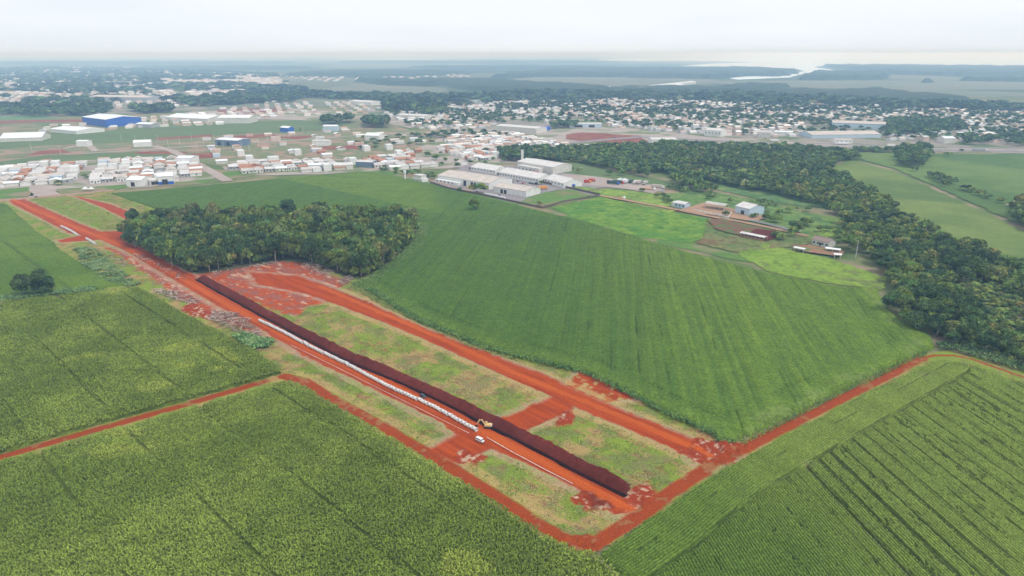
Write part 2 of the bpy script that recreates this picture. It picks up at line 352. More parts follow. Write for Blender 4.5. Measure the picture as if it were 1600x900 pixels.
# fields and clearings far away
for nm, px, m, z in [
    ('far_field', [(1000,124),(1130,126),(1400,126),(1700,128),(1700,140),(1400,140),(1280,138),(1160,133),(1080,128)], 'farfield', .3),
    ('far_field', [(740,126),(870,119),(980,121),(1000,126),(860,132),(730,134)], 'farfield', .3),
    ('far_field', [(490,140),(560,131),(700,138),(690,146),(560,148),(490,150)], 'farfield', .25),
    ('far_field', [(1400,137),(1600,145),(1700,150),(1520,152),(1420,147)], 'farfield', .35),
    ('far_field', [(0,118),(200,112),(330,116),(140,122)], 'farfield', .3),
    ('far_field', [(300,160),(500,156),(600,158),(560,166),(380,170),(330,172)], 'farfield', .15),
    ('mid_field', [(-60,182),(60,180),(130,190),(60,193),(-60,192)], 'fargreen', .0),
    ('mid_field', [(1370,190),(1480,200),(1560,204),(1520,214),(1440,214)], 'fargreen', .1),
    ('town_ground', [(560,168),(700,160),(820,140),(1000,140),(1240,150),(1400,160),(1700,175),(1700,232),(1330,232),(1120,222),(920,226),(800,236),(700,205),(600,190)], 'town', -.15),
    ('town_ground', [(-120,110),(200,104),(430,116),(470,150),(420,165),(200,178),(-120,184)], 'town', -.15),
    ('highway_verge', [(640,208),(800,200),(900,192),(1020,205),(1120,214),(1330,224),(1720,236),(1720,243),(1330,233),(1240,229),(1120,229),(1000,222),(860,228),(800,222),(700,214)], 'paved', -.05),
    ('dirt_lot', [(888,210),(910,207),(1000,212),(1012,220),(990,225),(940,223),(880,217)], 'dirt', .03),
    ('dirt_lot', [(290,175),(420,166),(560,178),(640,184),(700,192),(640,200),(560,184),(500,188),(380,186),(300,190)], 'paved', -.02),
    ('dirt_lot', [(340,168),(430,166),(450,172),(400,178),(340,176)], 'dirt', .03),
    ('service_road', [(-100,190),(130,186),(130,190),(-100,195)], 'dirt', .03),
    ('soy_strip', [(-100,228),(0,213),(110,209),(200,201),(400,189),(520,188),(560,190),(505,204),(430,206),(330,212),(200,222),(100,226),(-60,236)], 'midgreen', .06),
    ('soy_strip', [(-60,262),(30,248),(150,240),(240,237),(290,241),(230,248),(100,255),(30,262),(-60,270)], 'midgreen', .06),
    ('vacant_lot', [(-100,250),(-60,236),(100,226),(200,222),(330,212),(505,204),(560,190),(660,205),(700,222),(640,240),(560,250),(450,256),(350,262),(300,250),(240,237),(60,244)], 'lot', .0),
    ('red_lot', [(205,238),(258,236),(300,238),(285,241),(215,241)], 'dirt', .10),
    ('red_lot', [(300,240),(335,238),(345,245),(310,248)], 'dirt', .10), ('red_lot', [(505,229),(560,227),(590,229),(560,233),(500,234)], 'dirt', .10),
    ('red_lot', [(60,236),(100,233),(110,238),(40,243)], 'dirt', .10), ('red_lot', [(345,214),(420,209),(440,212),(380,217)], 'dirt', .10), ('red_lot', [(240,216),(330,210),(335,213),(250,219)], 'dirt', .10), ('red_lot', [(430,214),(500,211),(470,219)], 'dirt', .10),
    ('residential_ground', [(-60,268),(60,252),(265,244),(310,252),(335,278),(235,292),(190,293),(110,298),(-60,304)], 'paved', .03),
    ('residential_ground', [(345,262),(450,255),(560,252),(640,236),(700,212),(800,205),(940,225),(900,238),(800,256),(720,262),(600,266),(500,272),(370,274)], 'paved', .03),
    ('bare_lot', [(55,291),(85,289),(95,305),(45,308)], 'tandirt', .06),
    ('grass_lot', [(-60,300),(45,292),(50,306),(0,311),(-60,314)], 'grassmix', .06),
    ('grass_lot', [(90,295),(200,288),(200,293),(175,297),(96,304)], 'grassmix', .06),
    ('grass_lot', [(275,285),(340,278),(320,287),(235,292)], 'grassmix', .06),
    ('grass_lot', [(345,268),(470,258),(560,256),(560,262),(400,272),(352,281)], 'grassmix', .05),
    ('field_margin', [(560,268),(640,262),(700,280),(800,313),(815,317),(1380,452),(1370,455),(560,275)], 'grassmix', .0),
    ('factory_yard', [(670,285),(725,258),(900,262),(960,272),(1040,288),(1040,300),(950,293),(870,296),(850,302),(812,318),(730,300)], 'yard', .04),
    ('truck_yard', [(880,272),(925,275),(1000,285),(1045,292),(1020,302),(950,292),(880,285)], 'tandirt', .08),
    ('soy_strip', [(860,258),(900,255),(960,268),(1040,282),(1120,305),(1080,305),(1040,292),(960,280),(880,270)], 'midgreen', .09),
    ('pasture', [(808,316),(850,300),(900,296),(940,306),(860,322)], 'pasture0', .12),
]:
    if m == 'pasture0':
        M['pasture0'] = mat('green_paddock', alb(105,150,65), .95, alb(120,155,70), .1, c3=alb(150,145,95), scale3=.05)
    sc_ = max(2, np.mean(GP(px)[:,1])/60)
    patch(nm, px, z, M[m], sc_*.5, sc_, 7)

# ------------------------------------------------------------------ gridded fields
def grid(name, P, res, ang, fn, m, edge=1.5, seed=11, k='stuff', holes=(), skirt=True, smooth=True, resw=None, keep=None):
    resw = resw or res; ca, sa = math.cos(ang), math.sin(ang)
    U = P[:,0]*ca+P[:,1]*sa; W = -P[:,0]*sa+P[:,1]*ca
    us = np.arange(U.min()-res, U.max()+res*2, res); ws = np.arange(W.min()-resw, W.max()+resw*2, resw)
    uu, ww = np.meshgrid(us, ws); X = uu*ca-ww*sa; Y = uu*sa+ww*ca
    jx = edge*2*(fbm(X/edge/1.5, Y/edge/1.5, seed, 3)-.5); jy = edge*2*(fbm(X/edge/1.5, Y/edge/1.5, seed+31, 3)-.5)
    ins = pip(X+jx, Y+jy, P)
    for h in holes: ins &= ~pip(X+jx, Y+jy, h)
    if keep is not None: ins &= keep(X, Y)
    f = ins[:-1,:-1] & ins[1:,:-1] & ins[:-1,1:] & ins[1:,1:]
    used = np.zeros(ins.shape, bool); cnt = np.zeros(ins.shape, int)
    for dy, dx in ((0,0),(1,0),(0,1),(1,1)):
        cnt[dy:dy+f.shape[0], dx:dx+f.shape[1]] += f
    used = cnt > 0; border = used & (cnt < 4)
    idx = -np.ones(ins.shape, int); idx[used] = np.arange(used.sum())
    z, c = fn(X[used], Y[used], uu[used], ww[used])
    if skirt: z = np.where(border[used], -.25, z)
    J, I = np.nonzero(f)
    Fq = np.c_[idx[J,I], idx[J,I+1], idx[J+1,I+1], idx[J+1,I]]
    o = link_mesh(name, raw_mesh(name, np.c_[X[used], Y[used], z], Fq, c, smooth=smooth), m)
    if k: o['kind'] = k
    return o
def mixc(a, b, t): return np.asarray(a)*(1-t[:,None])+np.asarray(b)*t[:,None]

AX = math.radians(-43.3)                 # direction of the trench and the site roads

# ---- the work site
SITE = GP([(-40,302),(8,311),(112,302),(178,296),(245,320),(300,345),(420,352),(600,345),(680,370),(640,440),(760,520),(860,560),(930,578),(1045,640),(1118,672),(1160,690),(1300,622),(1400,572),(1440,553),(1480,548),(1540,560),(1720,606),(1720,640),(1560,592),(1465,566),(1400,594),(1200,700),(1080,770),(960,850),(925,868),(890,868),(700,755),(560,665),(450,602),(300,640),(150,692),(-40,748),(-40,718),(200,640),(430,572),(380,550),(180,462),(60,395),(-30,340)])
road_main = GP([(14,314),(35,310),(62,322),(110,343),(152,360),(195,376),(245,400),(305,432),(400,487),(475,527),(550,565),(625,595),(700,630),(760,662),(800,681),(850,707),(900,735),(950,759),(985,778),(1010,778),(1000,800),(960,806),(935,792),(905,768),(850,740),(800,716),(757,700),(720,690),(690,662),(620,628),(560,598),(500,570),(455,545),(400,512),(340,480),(290,450),(240,420),(200,395),(150,372),(108,365),(60,340),(20,320)])
r_cross_l = GP([(88,376),(150,364),(195,362),(200,372),(110,379),(94,380)])
r_cross_l2 = GP([(150,363),(195,360),(200,368),(165,374)])
road_b = GP([(108,305),(120,307),(168,318),(205,332),(242,344),(240,355),(222,352),(200,345),(160,325),(125,311)])
road_top = GP([(-30,314),(8,311),(112,301),(178,295),(178,298),(112,305),(8,314),(-30,318)])
clearing = GP([(300,430),(345,420),(440,405),(480,410),(515,430),(548,440),(528,452),(512,472),(480,480),(462,496),(430,485),(360,455)])
road_2 = GP([(390,425),(470,432),(525,452),(575,472),(650,507),(725,537),(800,566),(850,585),(892,605),(950,630),(1000,652),(1050,672),(1090,688),(1120,697),(1168,697),(1150,716),(1105,735),(1050,702),(975,670),(902,640),(860,620),(800,594),(750,572),(675,537),(600,505),(512,472),(470,458),(400,445)])
road_x = GP([(892,603),(900,640),(832,670),(775,700),(718,728),(662,705),(730,668),(800,648),(860,620)])
junc = GP([(880,603),(905,583),(955,600),(1000,622),(950,630)])
pathP1 = GP([(-40,727),(0,715),(150,672),(300,630),(400,600),(445,588)])
pathP2 = GP([(445,588),(475,596),(500,612),(600,668),(660,704),(760,766),(850,825),(900,851),(918,853)])
pathP3 = GP([(900,852),(930,850),(1000,806),(1050,768),(1120,722),(1155,705),(1250,655),(1330,615),(1400,580),(1440,560)])
pathP4 = GP([(1440,560),(1460,555.5),(1490,556),(1520,562),(1600,590),(1720,625)])
pathP1c = GP([(455,592),(475,596),(500,612)])
rubble = GP([(160,385),(195,405),(245,440),(300,480),(345,500),(420,530),(450,548),(500,572),(455,545),(400,512),(340,480),(290,450),(240,420),(200,395)])
redlots = [GP(p) for p in ([(1060,708),(1120,690),(1180,690),(1160,716),(1110,738),(1090,728)], [(880,838),(930,836),(948,850),(915,864),(888,858)], [(915,765),(960,775),(960,800),(915,800),(890,785)], [(985,765),(1010,755),(1030,775),(1000,800),(970,800)], [(1090,680),(1125,690),(1165,700),(1120,715),(1080,700)], [(445,590),(480,590),(470,600),(450,600)], [(720,700),(760,715),(740,735),(715,722)], [(880,640),(905,645),(890,665),(870,670)], [(280,482),(300,474),(335,492),(330,500),(300,496)])]
grove_floor = GP([(190,380),(205,362),(350,350),(600,345),(652,350),(650,368),(638,388),(600,415),(560,438),(535,430),(480,412),(440,408),(345,424),(300,430),(240,402)])
weedstrip = GP([(120,385),(150,388),(190,430),(215,447),(180,440),(140,418)])
greenblk = GP([(45,314),(108,308),(160,326),(200,346),(186,361),(150,362),(100,338)])
leftgreen = GP([(0,316),(20,322),(60,343),(105,367),(118,376),(90,377),(60,362)])
blk_a = GP([(480,478),(520,480),(600,510),(700,550),(800,598),(850,620),(785,652),(712,620),(600,565),(500,515),(450,492)])
trench = GP([(306,436),(400,488.5),(475,528.5),(550,567),(625,597),(700,632),(760,664),(800,683),(850,708.5),(900,736.5),(950,761),(977,774)])
dA, dB = np.array([math.cos(AX), math.sin(AX)]), np.array([-math.sin(AX), math.cos(AX)])

STRAW = np.array([.36,.25,.095]); GRASS = np.array([.155,.245,.022]); DULL = np.array([.15,.15,.065]); RED = np.array([.385,.060,.008]); RED2 = np.array([.235,.034,.010]); PINK = np.array([.30,.098,.070]); LITTER = np.array([.55,.36,.25])
def site_fn(X, Y, U, W):
    n0 = fbm(X/9, Y/9, 1); n1 = fbm(X/3.5, Y/3.5, 2); n2 = fbm(X/1.2, Y/1.2, 3, 3)
    st = fbm(U/7, W/.8, 5, 3)            # mowing lines along the site
    gmask = ss(.38, .56, .55*n0+.25*n1+.42*(st-.5)+.12)
    c = mixc(STRAW, GRASS, gmask*.85)
    d = ss(.52, .66, fbm(X/5+40, Y/5, 8)); c = c*(1-(d*.6)[:,None]) + DULL*(d*.6)[:,None]
    c = c*(.78+.44*st)[:,None]
    pp = ss(.62, .70, fbm(X/3, Y/3, 77))*.5; c = mixc(c, PINK*.8, pp)
    z = .02+.18*n1+.1*n2
    def rd(mask, col, t=1.0):
        nonlocal c
        c = c*(1-(mask*t)[:,None]) + col*(mask*t)[:,None]
    wob = (n1-.5)*3.0+(n2-.5)*2.4
    # green verges near the top-left
    s = sdp(X, Y, greenblk); rd(ss(1.5, -1.5, s+wob), mixc(GRASS*1.0, STRAW*.8, ss(.45,.62,n0)*.6))
    s = sdp(X, Y, leftgreen); rd(ss(1.5, -1.5, s+wob), mixc(GRASS*.9, STRAW*.9, ss(.45,.62,n0)*.6))
    # cleared ground: pinkish soil with pale litter
    s = np.minimum(sdp(X, Y, clearing), sdp(X, Y, rubble)); mk = ss(1.5, -1.5, s+wob*1.2)
    cl = mixc(RED*1.0, PINK*.9, ss(.35,.6,n1)); inr = sdp(X, Y, rubble) < 1.5
    cl = mixc(cl, LITTER, ss(.60, .72, fbm(U/2.5, W/.9, 12, 4))*np.where(inr, .75, .28)); cl = mixc(cl, LITTER*.95, ss(.66,.70, fbm(U/7, W/2.5, 15, 3))*.8)
    rd(mk, cl)
    sg = sdp(X, Y, grove_floor); rd(ss(2.0, -1.0, sg+wob), mixc(np.array([.11,.085,.05]), np.array([.07,.10,.035]), ss(.4,.6,n1)))
    # red roads
    rub = fbm(U/16, W/1.1, 21, 3)
    rough = None; rc = mixc(RED, RED*np.array([.78,.72,.9]), ss(.42,.62,rub)) * (.93+.14*n2)[:,None]
    rds = [(sdp(X, Y, P_), P_) for P_ in (road_main, road_2, road_x, r_cross_l, r_cross_l2, road_b, junc)]
    allr = np.minimum.reduce([q for q, _ in rds])
    edge = ss(-3.4, .3, allr); ruts = fbm(U/24, W/.45, 27, 2)
    for s, P_ in rds[:6]:
        col = mixc(rc, RED2*1.1, edge*.6*ss(.3,.6,n1)); col = col*(.86+.28*ruts)[:,None]; mk = ss(.45, -.45, s+wob*.45)
        if P_ is road_b or P_ is r_cross_l: col = mixc(col, RED2*1.35, np.full(len(X), .55))
        rd(mk, col)
    z = z - .2*ss(.4, -.4, allr) + .42*np.exp(-((allr-.2)/.9)**2)*(.3+n2)
    rd(ss(.52,.72,n1+.4*np.exp(-((allr-1.0)/1.6)**2))*ss(3,1,np.abs(allr-1)), LITTER*.8, .45)
    s = sdp(X, Y, road_top); rd(ss(.6,-.6,s+wob*.3), np.array([.36,.22,.17]))
    s = sdp(X, Y, junc); cj = mixc(rc, STRAW*1.1, ss(.56,.66,fbm(X/2, Y/2, 33))); rd(ss(.5,-.5,s+wob), cj)
    for P_ in redlots:
        s = sdp(X, Y, P_); cj = mixc(RED2*1.2, LITTER*.9, ss(.60,.70,fbm(X/1.5, Y/1.5, 35))); mk = ss(.8,-.8,s+wob*1.2); rd(mk, cj); z = z+mk*.7*ss(.4,.7,fbm(X/2.2,Y/2.2,39))
    # dark damp soil by the pit
    s = sdp(X, Y, GP([(915,770),(945,772),(955,792),(925,798)])); rd(ss(1.5,-1.5,s+wob), RED2*.55, .8)
    # tracks between crops
    for P_, hw in ((pathP1, 1.9), (pathP2, 2.3), (pathP3, 2.4), (pathP4, .8), (pathP1c, 2.6)):
        s = dseg(X, Y, P_); rr = ss(.5,-.5,s-hw+wob*.17)
        pc = mixc(RED*np.array([.78,.85,1.1]), RED2*1.1, ss(.4,.7,n1)*.7); pc = mixc(pc, STRAW*.9, ss(.62,.7,n1)*.4); rd(rr, pc); z = z-.1*rr
    # packed wheel lanes, paler, down the middle of the roads
    for L_, hw in ((GP([(20,312),(110,352),(190,384),(280,432),(380,490),(470,536),(560,580),(650,622),(740,668),(850,722),(930,768),(985,795)]), 2.6), (GP([(500,447),(600,490),(700,533),(800,580),(900,622),(1000,662),(1110,712)]), 2.0)):
        s = dseg(X, Y, L_); rd(ss(hw, hw*.4, s+wob*.5), np.array([.47,.088,.012])*(.82+.36*fbm(U/22, W/.5, 26, 2))[:,None], .85)
    # scuffed straw along the block edges by the roads
    s = np.minimum(np.abs(sdp(X, Y, road_2)), np.abs(dseg(X, Y, pathP2)-2.6)); s2 = sdp(X, Y, road_main)
    allroad = np.minimum(np.minimum(sdp(X,Y,road_main), sdp(X,Y,road_2)), sdp(X,Y,road_x))
    mk = ss(3.4, 1.4, np.abs(s-1.2))*(allroad > .4)*(dseg(X,Y,pathP3) > 9)*(dseg(X,Y,pathP2) > 2.6)*ss(.3,.5,n1+.1)*(sdp(X,Y,clearing) > 2)*(sdp(X,Y,rubble) > 2)
    rd(mk*.75, STRAW*1.1)
    z = np.maximum(z, -.2)
    # trench cut
    s = dseg(X, Y, trench); side = (X-trench[0,0])*dB[0]+(Y-trench[0,1])*dB[1]
    tl = np.interp((X-trench[0,0])*dA[0]+(Y-trench[0,1])*dA[1], (trench-trench[0])@dA, (trench-trench[0])@dB)
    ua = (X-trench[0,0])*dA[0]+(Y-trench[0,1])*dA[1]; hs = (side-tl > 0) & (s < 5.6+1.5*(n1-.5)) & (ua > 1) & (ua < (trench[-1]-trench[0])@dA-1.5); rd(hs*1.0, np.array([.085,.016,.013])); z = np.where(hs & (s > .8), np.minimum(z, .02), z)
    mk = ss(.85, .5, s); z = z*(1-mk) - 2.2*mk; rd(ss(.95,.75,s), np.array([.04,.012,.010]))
    return z, np.clip(c, .004, .8)
kind(grid('site_ground', SITE, .48, AX, site_fn, M['soil'], 1.0, 3, 'structure', skirt=False), 'structure')

# ---- spoil heap beside the trench
def heap():
    T = trench; C = []
    for i in range(len(T)-1):
        nn = int(np.hypot(*(T[i+1]-T[i]))/.6); C += [T[i]+(T[i+1]-T[i])*j/nn for j in range(nn)]
    C = np.array(C + [T[-1]]); ker = np.ones(41)/41
    Cp = np.pad(C, ((20,20),(0,0)), 'edge'); Cs = np.c_[np.convolve(Cp[:,0], ker, 'valid'), np.convolve(Cp[:,1], ker, 'valid')]
    C[10:-10] = Cs[10:-10]
    N = np.tile(dB, (len(C), 1)); a = np.linspace(0, 1, 17); Wd = 5.1
    s = np.arange(len(C))*.6; V = []; Cc = []
    for i, p in enumerate(C):
        e = min(1, min(i, len(C)-1-i)*.6/4.0); e = math.sqrt(max(e, 0))
        hh = 2.15*(.55+.62*float(fbm(s[i]/3.2, 0, 3))+.35*float(vn(s[i]/9, 4, 33)))*e; w = (Wd*(.88+.28*float(fbm(s[i]/5, 9, 4))))*(.35+.65*e); off = .55
        for t in a:
            q = p + N[i]*(off + t*w)
            pr = max(0, 1-abs((t-.5)/.5)**1.35)
            z = hh*pr*(.82+.36*float(fbm(q[0]/2.2, q[1]/2.2, 7, 2))) + .62*(float(fbm(q[0]/.8, q[1]/.8, 6, 3))-.5)*(pr > 0.02)
            V.append((q[0], q[1], z+.05 if pr > .01 else -.05))
            k = .65+.45*float(fbm(q[0]/1.6, q[1]/1.6, 8, 3))+.3*float(vn(s[i]/12, 2, 34)); Cc.append((.118*k, .0215*k, .0145*k))
    n_ = len(a); Fq = [(i*n_+j, (i+1)*n_+j, (i+1)*n_+j+1, i*n_+j+1) for i in range(len(C)-1) for j in range(n_-1)]
    o = link_mesh('soil_heap', raw_mesh('soil_heap', V, Fq, Cc, smooth=True), M['heap'])
    tag(o, 'long dark maroon ridge of freshly dug soil running beside the trench', 'soil heap')
heap()
ribbon('marking_line', [(760,684),(800,707),(850,734),(895,757)], .24, .32, M['lime'], 3, .05)
ribbon('marking_line', [(455,540),(520,572),(600,612),(680,652),(733,678)], .18, .34, M['lime'], 3, .06)

# ---- crops
D_ROW = math.radians(-98); E_ROW = math.radians(-82.5); A_ROW = AX
def tufts(name, P, du, dv, ang, zbase, hgt, wid, cfn, m, rng, nb=3, edge=.8, thin=None):
    """Leafy plants in rows: each plant a few bent blades."""
    ca, sa = math.cos(ang), math.sin(ang)
    U = P[:,0]*ca+P[:,1]*sa; W = -P[:,0]*sa+P[:,1]*ca
    uu, ww = np.meshgrid(np.arange(U.min(), U.max(), du), np.arange(W.min(), W.max(), dv))
    uu = uu.ravel()+rng.normal(0, du*.25, uu.size); ww = ww.ravel()+rng.normal(0, dv*.06, ww.size)
    X = uu*ca-ww*sa; Y = uu*sa+ww*ca
    jx = edge*2*(fbm(X/2, Y/2, 91, 2)-.5)
    ok = pip(X+jx, Y, P)
    sx = 800+F*X/(Y*CP+H*SP); sy = 450+F*((H)*CP-Y*SP)/(Y*CP+H*SP)
    ok &= (sx > -60) & (sx < 1660) & (sy < 960)
    if thin is not None: ok &= thin(X, Y, uu, ww)
    X = X[ok]; Y = Y[ok]; uu = uu[ok]; ww = ww[ok]; n_ = len(X)
    zb = zbase(X, Y, uu, ww); c0 = cfn(X, Y, uu, ww)
    Vs = []; Cs = []
    for b_ in range(nb):
        th = rng.uniform(0, 2*np.pi, n_); L = wid*rng.uniform(.7, 1.3, n_); hh = hgt*rng.uniform(.6, 1.2, n_)
        dx = np.cos(th); dy = np.sin(th); px = -dy*.13*wid/.6; py = dx*.13*wid/.6
        p0 = np.c_[X-px, Y-py, zb-.2]; p1 = np.c_[X+px, Y+py, zb-.2]
        p2 = np.c_[X+dx*L*.5+px*1.5, Y+dy*L*.5+py*1.5, zb+hh]; p3 = np.c_[X+dx*L*.5-px*1.5, Y+dy*L*.5-py*1.5, zb+hh]
        p4 = np.c_[X+dx*L*1.1+px*.5, Y+dy*L*1.1+py*.5, zb+hh*.72]; p5 = np.c_[X+dx*L*1.1-px*.5, Y+dy*L*1.1-py*.5, zb+hh*.72]
        Vs.append(np.stack([p0,p1,p2,p3,p4,p5], 1)); k = rng.uniform(.55, 1.5, n_)[:,None]
        Cs.append(np.repeat((c0*k)[:,None,:], 6, 1))
    V = np.concatenate(Vs).reshape(-1, 3); C_ = np.concatenate(Cs).reshape(-1, 3); k = np.arange(len(V)//6)*6
    Fq = np.concatenate([np.c_[k, k+1, k+2, k+3], np.c_[k+3, k+2, k+4, k+5]])
    o = link_mesh(name, raw_mesh(name, V, Fq, C_), m); o['kind'] = 'stuff'; return o
R = np.random.default_rng(5)

CORN_A = np.vstack([GP([(-60,478),(0,470),(215,448),(248,465),(290,490),(342,517),(395,545),(440,577)], 2.0), GP([(446,584),(300,626),(150,667),(0,712),(-60,730)])])
CORN_B = GP([(-60,737),(0,720),(150,678),(300,636),(440,596),(452,594),(480,606),(500,618),(600,676),(655,709),(760,774),(850,833),(905,860),(926,860),(975,900),(1060,980),(-60,980)], 2.0)
patches_px = [(138,451,42,3),(70,452-2,8,2)]
yel = [GP([(x,y)])[0] for x, y in [(275,553),(285,548),(350,560),(360,568),(345,553),(240,612),(255,608),(110,568),(145,562),(285,577),(290,578),(140,519),(180,462),(722,880),(730,896),(195,684),(180,712),(225,708),(340,585-3)]]
yr = [5,6,4.5,4,4,5,4,3.4,3.8,3,3,3,6,4,5,5,6,4,3]
def corn_track(X, Y, U, W):
    # wheel-track gaps roughly every 24 m along the rows
    k = np.abs(((W+3+2*(vn(U/30, W/60, 4)-.5)) % 24)-12); k2 = np.abs(((U+9) % 70)-35)
    return .5*ss(.55, .2, np.abs(k-.5))*ss(.12,.3,vn(U/24, W/8, 71)) + .25*ss(.6,.2,k2)*ss(.55,.75,vn(U/9,W/12,72))
def corn_col(X, Y, U, W):
    n0 = fbm(X/22, Y/22, 41); n1 = fbm(X/4, Y/4, 42)
    c = mixc((.165,.228,.030), (.232,.300,.046), ss(.35,.65,n0))
    c = c*(.75+.5*n1)[:,None]
    t = np.zeros(len(X))
    for p, r in zip(yel, yr): t = np.maximum(t, ss(1.0, .5, (((X-p[0])/1.6)**2+(Y-p[1])**2)**.5/r+.5*(n1-.5)))
    return mixc(c, (.38,.43,.07), t*.6)
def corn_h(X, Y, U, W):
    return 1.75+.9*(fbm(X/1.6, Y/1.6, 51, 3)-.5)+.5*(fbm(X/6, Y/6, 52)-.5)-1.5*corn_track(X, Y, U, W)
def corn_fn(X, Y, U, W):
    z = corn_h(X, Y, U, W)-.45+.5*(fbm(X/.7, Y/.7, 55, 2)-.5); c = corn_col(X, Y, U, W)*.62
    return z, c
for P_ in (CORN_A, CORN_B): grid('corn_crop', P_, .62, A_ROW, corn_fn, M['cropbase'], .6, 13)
thin_t = lambda X, Y, U, W: corn_track(X, Y, U, W) < .5
tufts('corn_plants', CORN_A, .80, .82, A_ROW, corn_h, .62, .62, corn_col, M['crop'], R, 3, thin=thin_t)
tufts('corn_plants', CORN_B, .66, .72, A_ROW, corn_h, .58, .56, corn_col, M['crop'], R, 3, thin=thin_t)

FIELD_E = GP([(935,862),(1000,818),(1060,776),(1125,732),(1160,714),(1250,665),(1330,625),(1400,590),(1455,563),(1480,561),(1512,566),(1600,596),(1720,640),(1720,980),(1060,980),(975,898)], 1.5)
HEAD = np.concatenate([GP([(935,862),(1000,818),(1060,776),(1125,732),(1160,714),(1250,665),(1330,625),(1400,590),(1455,563),(1512,566)])])
def e_head(X, Y): return dseg(X, Y, pathP3)
W0 = -96*math.sin(E_ROW)+134*math.cos(E_ROW)
def e_gap(X, Y, U, W):
    hd = e_head(X, Y); uR = X*math.cos(E_ROW)+Y*math.sin(E_ROW); wR = -X*math.sin(E_ROW)+Y*math.cos(E_ROW)
    main = ss(17.3, 17.9, hd); q = (wR-W0)/5.75; cell = np.floor(q+.5); ph = np.abs(q-cell)*5.75
    zone = ss(-7, -3, wR-W0)*(.62+.38*(ss(.45,.6,vn(cell/4.0, 3.3, 61)) + (wR-W0 < 26)).clip(0, 1))
    wd = .34+.42*vn(cell, 2.0, 62)+.2*vn(uR/10, cell, 65)
    gap = ss(wd+.25, wd-.12, ph)*zone*ss(.06,.14,vn(uR/14, cell, 67))
    sc2 = ss(.60,.68,fbm(uR/2.2, wR/.9, 68, 2))*ss(.50,.62,vn(wR/2.2, .5, 69)*.7+.3*fbm(X/20, Y/20, 74))
    g1 = ss(.9,.3,np.abs(hd-17.5+.5*(vn(X/8,Y/8,70)-.5)))*ss(.25,.45,vn(X/9, Y/9, 63)) + .8*ss(.5,.2,np.abs(hd-9.6))*ss(.45,.55,vn(X/7,Y/7,64))
    return np.clip(gap*main+.8*sc2*main+g1, 0, 1)
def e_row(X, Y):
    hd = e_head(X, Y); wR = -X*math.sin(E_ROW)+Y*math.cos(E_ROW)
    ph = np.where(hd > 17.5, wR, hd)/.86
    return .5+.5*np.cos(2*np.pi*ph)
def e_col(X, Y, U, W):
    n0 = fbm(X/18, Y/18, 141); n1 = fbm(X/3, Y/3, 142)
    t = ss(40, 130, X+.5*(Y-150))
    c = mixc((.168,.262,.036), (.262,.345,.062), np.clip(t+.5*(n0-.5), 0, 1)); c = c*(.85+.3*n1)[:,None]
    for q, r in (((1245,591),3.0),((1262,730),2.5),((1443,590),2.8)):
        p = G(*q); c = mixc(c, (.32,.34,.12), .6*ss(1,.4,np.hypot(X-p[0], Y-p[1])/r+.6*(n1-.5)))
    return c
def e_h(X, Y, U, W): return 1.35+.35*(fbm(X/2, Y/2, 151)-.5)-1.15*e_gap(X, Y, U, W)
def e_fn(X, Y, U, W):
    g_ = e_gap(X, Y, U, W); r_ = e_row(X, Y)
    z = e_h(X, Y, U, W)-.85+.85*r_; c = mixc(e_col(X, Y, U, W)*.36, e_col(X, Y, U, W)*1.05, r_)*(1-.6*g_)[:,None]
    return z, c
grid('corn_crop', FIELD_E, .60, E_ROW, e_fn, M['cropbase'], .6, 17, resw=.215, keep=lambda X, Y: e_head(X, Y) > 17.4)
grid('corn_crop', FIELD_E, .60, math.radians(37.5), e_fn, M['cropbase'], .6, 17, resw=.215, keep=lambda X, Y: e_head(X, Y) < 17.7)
okm = lambda X, Y, U, W: (e_head(X, Y) > 17.5) & (e_gap(X, Y, U, W) < .4)
okh = lambda X, Y, U, W: (e_head(X, Y) <= 17.5) & (e_gap(X, Y, U, W) < .4)
tufts('corn_plants', FIELD_E, .75, .86, E_ROW, e_h, .30, .30, e_col, M['crop'], R, 3, thin=okm)
tufts('corn_plants', FIELD_E, .75, .86, math.radians(37.5), e_h, .30, .30, e_col, M['crop'], R, 3, thin=okh)

FIELD_C = GP([(-120,330),(0,318),(12,319),(60,362),(88,380),(100,393),(120,404),(140,420),(180,437),(213,446),(100,458),(0,469),(-120,482)])
def c_fn(X, Y, U, W):
    n0 = fbm(X/30, Y/30, 201); n1 = fbm(X/2.5, Y/2.5, 202); st = fbm(U/40, W/1.6, 203, 2)
    z = .8+.35*(n1-.5)+.2*(st-.5)
    tr = ss(.8,.2,np.abs(((W+5) % 27)-13.5)-.5)*ss(.4,.6,vn(U/20, W/9, 204)); z = z-.5*tr
    c = mixc((.080,.145,.014), (.125,.195,.020), np.clip(ss(.35,.65,n0)*.7+.5*(st-.4), 0, 1))*(.85+.3*n1)[:,None]*(1-.3*tr)[:,None]
    return z, c
grid('soybean_crop', FIELD_C, 1.0, AX, c_fn, M['cropbase'], .8, 19)

